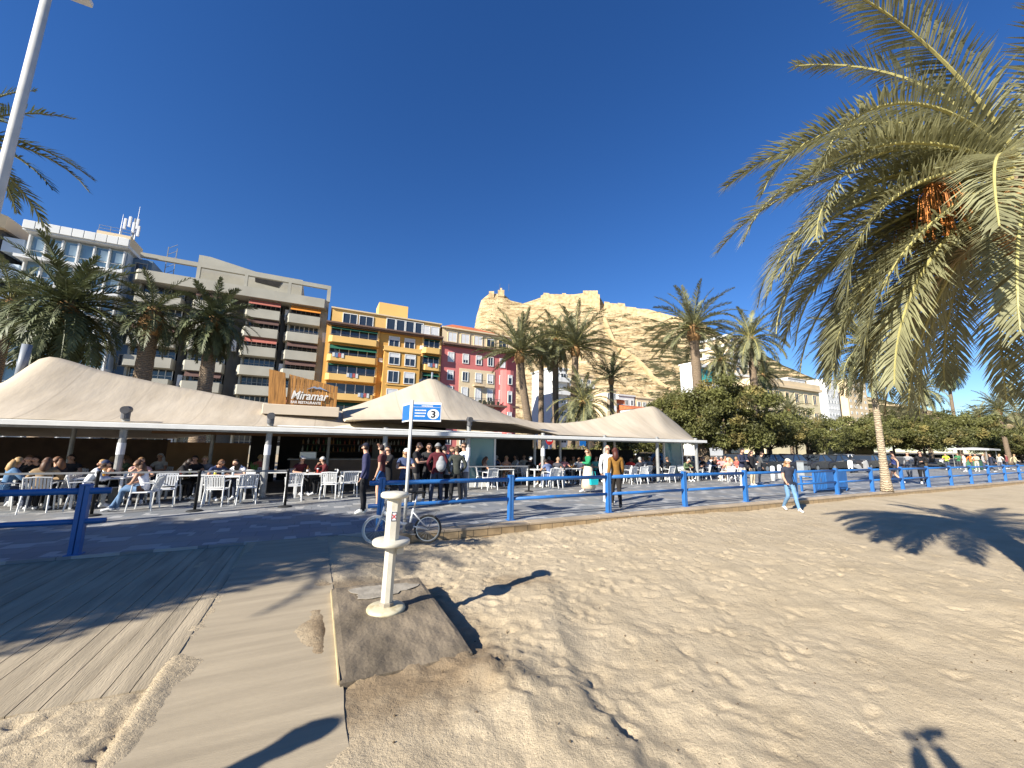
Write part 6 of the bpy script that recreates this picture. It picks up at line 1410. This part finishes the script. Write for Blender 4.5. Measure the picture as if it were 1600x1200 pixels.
sit('person in bright red shirt', 'right of the mustard-jacket walker', 984, 6.9, -60, S_LEAN, top=('tee', (.62, .045, .03)), bot=('long', blk), hair=('short', (.2, .12, .07)), skin='m')
sit('person in charcoal jacket seen from behind', 'right of the red shirt', 1001, 5.9, -5, S_BACK, top=('long', (.03, .033, .045)), bot=('long', blk), hair=('short', (.3, .3, .29)))
sit('person in grey shirt with white cap', 'facing the sand between two dark backs', 1013, 7.6, 175, S_TAB, top=('tee', (.25, .25, .27)), hat=('cap', (.62, .62, .62)))
tb(1036, 6.9, 'white table between the two charcoal-backed diners', 1.2)
sit('person in tan shirt with red hair', 'facing the sand, left of the waiter', 1022, 7.7, 190, S_TAB, top=('tee', (.42, .22, .14)), hair=('long', (.28, .10, .04)), skin='m')
sit('broad person in black seen from behind', 'left of the waiter in white', 1044, 6.1, 4, S_BACK, top=('long', blk), bot=('long', blk), hair=('short', (.10, .06, .035)), skin='m')
stand('waiter in white shirt and white cap', 'standing before the right glass panel', 1060, 8.0, 170, P_FRONT, .95, top=('long', (.66, .67, .70)), bot=('long', blk), hat=('cap', (.10, .10, .11)))
tb(1088, 7.2, 'white table right of the waiter', 1.2)
sit('person in pale yellow top', 'right of the waiter, facing left', 1079, 7.7, 120, S_TAB, top=('tee', (.58, .50, .30)), hair=('long', bl))
sit('person in black T-shirt, broad-shouldered', 'under the right end of the canopy', 1101, 6.7, 60, S_TAB, top=('tee', (.02, .02, .025)), bot=('long', (.2, .2, .2)), hair=('short', (.25, .15, .08)), skin='m')
tb(1124, 7.3, 'white table at the right end of the terrace, with pink-shirted diners', 1.2)
sit('person in dark brown jacket', 'at the right end of the terrace', 1116, 7.9, 170, S_TAB, top=('long', (.06, .035, .025)), hair=('short', br), skin='m')
sit('person in pink shirt', 'at the last table by the trees', 1130, 7.0, 100, S_TAB, top=('tee', (.58, .27, .27)), bot=('long', (.06, .07, .1)), hair=('short', (.4, .38, .35)), skin='m')
sit('person in dark red dress', 'right of the pink shirt at the last table', 1142, 7.6, 110, S_TAB, top=('tee', (.30, .03, .05)), hair=('long', br))
sit('person in peach top and cream trousers', 'seated alone in the sun near the dark-blazer walker', 1138, 5.2, -20, S_LAP, top=('tee', (.60, .36, .25)), bot=('long', (.50, .42, .32)), hair=('short', (.5, .42, .3)), skin='m')
sit('person in striped grey top', 'beside the peach top in the sun', 1146, 5.6, 30, S_TAB, top=('tee', (.45, .42, .40)), bot=('shorts', (.3, .25, .2)), hair=('long', bl), skin='m')
CR = [((.03, .03, .035), 'black'), ((.50, .47, .42), 'cream'), ((.12, .16, .28), 'blue'), ((.30, .30, .31), 'grey'), ((.38, .10, .08), 'rust'), ((.62, .60, .58), 'white'), ((.10, .14, .07), 'olive'), ((.35, .22, .12), 'tan')]
HR = [((.03, .02, .015), 'dark'), ((.36, .23, .10), 'blond'), ((.12, .06, .03), 'brown'), ((.42, .41, .40), 'grey')]
spots = [(112, 7.6), (150, 8.2), (205, 7.8), (248, 8.4), (405, 7.9), (742, 8.3), (770, 8.6), (806, 8.4), (818, 9.2), (864, 8.7), (893, 8.6), (914, 9.0), (941, 8.4), (958, 8.8), (975, 8.3), (992, 9.0), (1030, 9.1), (1051, 8.8), (1069, 9.2), (1085, 9.0), (1096, 8.2), (1110, 9.3), (1123, 8.7), (1134, 9.0), (1008, 6.6), (1070, 6.4), (1092, 7.9), (1152, 6.6), (1052, 7.4), (860, 5.6)]
tops = ['T-shirt', 'jumper', 'blouse', 'jacket']
for i, (x, t) in enumerate(spots):
    c, cn = CR[(i * 3 + i // 8) % 8]; hcol, hn = HR[(i + i // 4) % 4]; ln = ('short', 'long')[(i // 2) % 2]
    zone = 'in shade before the dark back wall' if x < 300 else 'in shade beside the potted plant' if x < 500 else 'behind the teal glass panel tables' if x < 830 else 'in the row behind the green-sweater walker' if x < 950 else 'in the back row behind the red shirt' if x < 1050 else 'in the back row by the trees'
    nm = 'person in %s %s with %s %s hair' % (cn, tops[(i + i // 3) % 4], ln, hn)
    sit(nm, zone, x, t, (175, -80, 95, 160, 10)[i % 5], (S_TAB, S_LEAN, S_CHIN, S_BACK)[i % 4], top=(('tee', 'long', 'tee', 'long')[(i + i // 3) % 4], c), bot=('long', ((.03, .035, .05), (.2, .18, .15), (.08, .1, .16))[i % 3]), hair=(ln, hcol), skin='lmlm'[i % 4])
for x, t, lab in ((800, 8.8, 'white table in the back row by the teal glass panel'), (903, 8.8, 'white table in the back row behind the green sweater'), (983, 8.6, 'white table in the back row behind the red shirt'), (1060, 9.0, 'white table in the back row left of the right glass panel'), (1118, 9.0, 'white table in the back row under the canopy end')): tb(x, t, lab, 1.4)
# drinks on tables
def drink(x, t, kind, label, ds=0):
    s = s_of(x, t, 742); b = thing(kind, label, 'glass' if 'glass' in kind else 'bottle', s, t, .733, 0, 'drinks on the terrace tables')
    if 'glass' in kind:
        c = {'beer_glass': (.55, .30, .02), 'cocktail_glass': (.62, .52, .05), 'water_glass': (.5, .55, .58), 'red_drink_glass': (.4, .05, .03)}[kind]
        MB().lathe([(.028, 0), (.036, .11), (.0, .112)], 12).build('drink', cmat('drink', c, .15), b, True); MB().lathe([(.030, .112), (.039, .15), (.037, .15), (.029, .113)], 12).build('rim', mat('clear_glass_rim', (.6, .62, .62), .1), b, True)
    else:
        MB().lathe([(.033, 0), (.034, .14), (.014, .19), (.013, .24)], 12).build('bottle_body', cmat('bottle', (.10, .045, .01), .15), b, True); MB().lathe([(.0345, .05), (.0345, .11)], 12).build('bottle_label', SHUT, b)
for x, t, k, lab in [(348, 5.6, 'water_glass', 'clear glass on the table before the dark blue T-shirt diner'), (336, 5.5, 'cocktail_glass', 'pale yellow drink on the table left of the dark blue T-shirt diner'), (364, 5.5, 'water_glass', 'clear glass on the table before the white-top diner'), (157, 5.6, 'beer_bottle', 'brown bottle on the table beside the white-jacket diner'), (162, 5.8, 'beer_glass', 'amber beer on the table beside the blond in black tank top'), (196, 5.5, 'water_glass', 'clear glass on the table between tank-top diners'), (282, 6.1, 'red_drink_glass', 'red drink on the table before the tan partition'), (296, 6.1, 'cocktail_glass', 'yellow drink on the table before the tan partition'), (48, 5.8, 'beer_glass', 'amber beer on the table by the fuzzy brown coat'), (480, 6.0, 'beer_bottle', 'brown bottle on the table of the maroon diners'), (496, 6.0, 'red_drink_glass', 'red drink on the table of the maroon diners'), (783, 6.9, 'beer_glass', 'amber beer beside the teal glass panel'), (840, 6.4, 'water_glass', 'clear glass on the table of the white-haired diner'), (893, 6.7, 'beer_glass', 'amber beer before the dark-faced diner in white T-shirt'), (998, 6.7, 'water_glass', 'clear glass on the table of the red shirt diner')]:
    drink(x, t, k, lab)
# potted plant by the post
pl = thing('potted_plant', 'small bright green potted plant beside the steel post with the floodlight', 'plant', s_of(396, 7.4, 735), 7.4, .01)
MB().lathe([(.12, 0), (.16, .55), (.13, .55), (.12, .5)], 14).build('pot', DSTEEL, pl, True)
m = MB(); rr = random.Random(6)
for k in range(16):
    a = k * 2.4; h = rr.uniform(.35, .6); m.add([(0, 0, .5), (.06 * math.cos(a) - .03 * math.sin(a), .06 * math.sin(a) + .03 * math.cos(a), .5 + h * .5), (.16 * math.cos(a), .16 * math.sin(a), .5 + h), (.06 * math.cos(a) + .03 * math.sin(a), .06 * math.sin(a) - .03 * math.cos(a), .5 + h * .5)], [(0, 1, 2, 3)])
m.build('leaves', mat('bright_leaf', (.10, .22, .04), .5), pl)

# the photographer and a companion, whose shadows lie at the lower frame edge
ph = person('photographer holding up a phone', 'standing on the sand before the shower', *ST((-.02, -.38, 0))[:2], 0, dict(armL='phone', armR='phone', legs='wide'), z=-.15, scale=1.16, top=('long', (.05, .06, .08)), bot=('long', (.05, .06, .08))); ph.rotation_euler = (0, 0, 0)
m = MB(); m.bbox(-.075, .075, -.004, .004, -.036, .036, .003); o = m.build('phone', BLACK); o.location = (0, -.02, 2.10); tag(o, 'black phone held up by the photographer', 'phone')
cp = person('companion in dark coat beside the photographer', 'standing on the path', *ST((-3.55, .30, 0))[:2], 0, P_POCK, z=-.08, scale=1.10, top=('long', blk), bot=('long', blk), hat=('beanie', blk)); cp.rotation_euler = (0, 0, .3)

# ================================================================ STREET FURNITURE AND VEHICLES
def bench():
    b = thing('slatted_bench', 'blue bench with vertical back slats behind the fence, beside the leaning palm', 'bench', 15.95, .75, 0)
    m = MB(); L = 1.25
    for k in range(22): x = -L + 2 * L * k / 21; m.box(x - .022, x + .022, -.02, .02, .12, .86)
    m.box(-L, L, -.03, .03, .86, .92); m.box(-L, L, -.03, .03, .10, .15); m.build('backrest', BLUE, b)
    m = MB()
    for k in range(5): m.box(-L, L, .06 + k * .095, .135 + k * .095, .42, .45)
    m.build('seat', BLUE, b)
    m = MB(); m.bbox(-.45, L - .05, -.055, -.032, .17, .84, .004); m.build('back_panel', BLUE, b)
    for x in (-L - .04, L + .04):
        MB().bbox(x - .04, x + .04, -.04, .04, 0, .92, .006).build('leg', BLUE, b); MB().bbox(x - .04, x + .04, .45, .52, 0, .62, .006).build('leg', BLUE, b)
        MB().bbox(x - .04, x + .04, .04, .55, .62, .66, .006).build('armrest', BLUE, b)
bench()
bn = thing('litter_bin', 'grey rectangular litter bin before the parked cars', 'bin', s_of(1254, 5.6, 735), 5.6, 0)
MB().bbox(-.24, .24, -.2, .2, .03, 1.0, .02).build('bin_body', mat('bin_grey', (.24, .26, .27), .5), bn); MB().bbox(-.26, .26, -.22, .22, 1.0, 1.08, .03).build('lid', DSTEEL, bn); MB().box(-.2, .2, -.205, -.2, .78, .92).build('slot', BLACK, bn)
for x, t, lab in ((1208, 5.0, 'white stubby bollard left of the walker on the sand'), (1219, 6.0, 'second white bollard behind the walker with white cap')):
    o = MB().lathe([(.13, 0), (.12, .72), (.10, .80), (.0, .83)], 16).build('bollard', SHUT, None, True); place(o, s_of(x, t, 745), t, 0); tag(o, lab, 'bollard')

def car(label, s, t, rot, body, hatch=False):
    c = thing('parked_car', label, 'car', s, t, -.06, rot, 'cars parked beyond the terrace'); pm = cmat('car_paint', body, .25, var=.03, spec=.6)
    L, Wd = 2.15, .88
    lower = [(-L, .30), (-L + .02, .62), (-L + .25, .78), (-1.05, .90), (1.45, .92), (L - .08, .86), (L, .60), (L - .04, .30)]
    m = MB()
    prof = lambda y: [(x * (1 - .03 * abs(y)), z) for x, z in lower]
    rows = [(-1.0, .94, .0), (-.93, 1.0, .0), (.93, 1.0, .0), (1.0, .94, 0)]
    vs = []; fs = []; n = len(lower)
    for y, k, _ in rows: vs += [(x * k, y * Wd, .30 + (z - .30) * (.93 if abs(y) > .95 else 1)) for x, z in lower]
    for r in range(3):
        for i in range(n): fs.append((r * n + i, r * n + (i + 1) % n, (r + 1) * n + (i + 1) % n, (r + 1) * n + i))
    fs += [tuple(range(n))[::-1], tuple(3 * n + i for i in range(n))]; m.add(vs, fs)
    cab = [(-.95, .90), (-.35, 1.40), (.1, 1.46), (.75, 1.44), (1.35 if not hatch else 1.75, 1.30 if hatch else .92), (1.55 if not hatch else 1.95, .90)]
    rf = [(-.40, 1.385), (.1, 1.46), (.75, 1.44), (1.02, 1.38)]; m.prism([(x, z) for x, z in rf] + [(x, z - .04) for x, z in rf[::-1]], -.66, .66)
    for sg in (-1, 1): m.tube([(-.93, sg * .80, .90), (-.38, sg * .66, 1.38)], .03, 5); m.tube([(1.5, sg * .80, .91), (.95, sg * .66, 1.39)], .035, 5); m.tube([(.25, sg * .82, .9), (.2, sg * .66, 1.42)], .03, 5)
    m.build('body', pm, c)
    m = MB(); vs = []
    for sg in (-1, 1): vs += [(-.92, sg * .79, .89), (-.36, sg * .65, 1.38), (.98, sg * .65, 1.38), (1.48, sg * .79, .90)]
    m.add(vs, [(0, 1, 2, 3), (7, 6, 5, 4), (0, 4, 5, 1), (3, 2, 6, 7)]); m.build('window', GLASSD, c)
    for x in (-1.33, 1.33):
        for sg in (-1, 1):
            w_ = MB(); w_.tube([(x, sg * .72, .32), (x, sg * .90, .32)], .315, 20); wo = w_.build('wheel', BLACK, c); r_ = MB(); r_.tube([(x, sg * .90, .32), (x, sg * .912, .32)], .2, 12); r_.build('rim', CHROME, wo)
    for sg in (-1, 1): MB().ell((-L + .10, sg * .62, .66), (.10, .18, .07), 10, 6).build('headlight', mat('lamp_glass', (.65, .66, .66), .1), c); MB().ell((L - .07, sg * .66, .70), (.07, .15, .08), 10, 6).build('tail_light', mat('tail_red', (.30, .01, .01), .2), c)
    MB().box(-L - .012, -L + .03, -.26, .26, .42, .53).build('number_plate', SHUT, c)
for x, t, col, rot, lab in [(1196, 10.8, (.015, .016, .02), 0, 'black car behind the two white bollards'), (1232, 10.6, (.012, .014, .03), 3, 'dark navy car behind the litter bin'), (1272, 10.6, (.03, .03, .034), 0, 'dark grey car under the airy tree with bare stems'), (1300, 10.4, (.02, .02, .022), -4, 'black car before the bench end'), (1318, 12.4, (.60, .60, .60), 0, 'white car half hidden by the airy tree stems'), (1352, 10.9, (.05, .045, .045), 2, 'dark brown car seen behind the slatted bench'), (1376, 11.2, (.02, .03, .05), 0, 'dark blue car behind the thin leaning palm'), (1015, 12.3, (.02, .02, .022), 0, 'black car seen under the canopy behind the red shirt'), (905, 12.6, (.07, .07, .075), 0, 'grey car seen under the canopy behind the green sweater'), (1150, 11.6, (.04, .04, .045), 0, 'dark car in shade of the biggest bushy tree')]:
    car(lab, s_of(x, t, 725), t, rot, col, hatch=len(lab) % 2 == 0)
def scooter(label, x, t, rot, col):
    b = thing('motor_scooter', label, 'scooter', s_of(x, t, 735), t, -.06 if t > 9 else 0, rot, 'scooters parked by the bench'); pm = cmat('scooter_paint', col, .3)
    for xx in (-.62, .60): MB().tube([(xx, -.05, .23), (xx, .05, .23)], .23, 18).build('wheel', BLACK, b)
    m = MB(); m.prism([(-.55, .35), (-.42, .95), (-.34, .95), (-.30, .38), (.10, .32), (.30, .62), (.95, .72), (.90, .45), (.45, .30), (-.2, .24)], -.14, .14); m.build('body', pm, b)
    MB().bbox(.15, .85, -.13, .13, .70, .80, .03).build('seat', BLACK, b); m = MB(); m.tube([(-.40, 0, .9), (-.36, 0, 1.05)], .03, 6); m.tube([(-.32, -.3, 1.06), (-.38, 0, 1.05), (-.32, .3, 1.06)], .018, 6); m.build('handlebar', DSTEEL, b); MB().ell((-.46, 0, .92), (.05, .08, .07), 8, 6).build('headlight', SHUT, b)
scooter('white scooter between the bench and the parked cars', 1330, 7.8, 20, (.62, .62, .62)); scooter('black and white scooter behind the bench', 1347, 7.6, 160, (.3, .3, .3)); scooter('dark scooter beside the person in safety vest', 1478, 8.2, 170, (.04, .05, .05)); scooter('white scooter left of the kiosk', 1474, 8.6, 10, (.6, .6, .6))
ks = thing('kiosk_stall', 'small kiosk stall with white fabric roof at the far right of the promenade', 'kiosk', s_of(1525, 7.2, 725), 7.2, 0)
for sx in (-1.5, 1.5):
    for sy in (-1.2, 1.2): MB().tube([(sx, sy, 0), (sx, sy, 2.2)], .035, 6).build('pole', STEEL, ks)
m = MB(); m.add([(-1.8, -1.5, 2.2), (1.8, -1.5, 2.2), (1.8, 1.5, 2.2), (-1.8, 1.5, 2.2), (0, 0, 2.36), (-1.8, -1.5, 2.05), (1.8, -1.5, 2.05), (1.8, 1.5, 2.05), (-1.8, 1.5, 2.05)], [(0, 1, 4), (1, 2, 4), (2, 3, 4), (3, 0, 4), (5, 6, 1, 0), (6, 7, 2, 1), (7, 8, 3, 2), (8, 5, 0, 3)]); m.build('roof', mat('grey_white_canvas', (.42, .42, .40), .8), ks); MB().bbox(-1.3, 1.3, -.4, .4, 0, .95, .02).build('counter', mat('green_counter', (.05, .14, .07), .6), ks)
for x, t, kind, lab in ((858, 15.2, 'no', 'round red no-entry sign seen under the canopy beside a palm trunk'), (910, 15.6, 'blue', 'blue square road sign seen under the canopy')):
    b = thing('road_sign', lab, 'sign', s_of(x, t, 695), t, 0); MB().tube([(0, 0, 0), (0, 0, 2.4)], .035, 8).build('pole', STEEL, b)
    if kind == 'no':
        MB().tube([(0, -.045, 2.1), (0, -.06, 2.1)], .3, 24).build('disc', mat('sign_red', (.50, .02, .02), .4), b); MB().box(-.2, .2, -.066, -.061, 2.05, 2.15).build('bar', SHUT, b)
    else: MB().bbox(-.3, .3, -.06, -.045, 1.75, 2.35, .01).build('plate', BS, b)
hd = thing('hedge', 'low clipped dark hedge between the terrace and the road', 'hedge', 12, 15, 0)
me, _ = leafy('leaves', 8, 8, .5, .55, 120, 110, .11, [LEAF, LEAF2]); h_ = link('leaves', me, hd, (0, 0, .65))
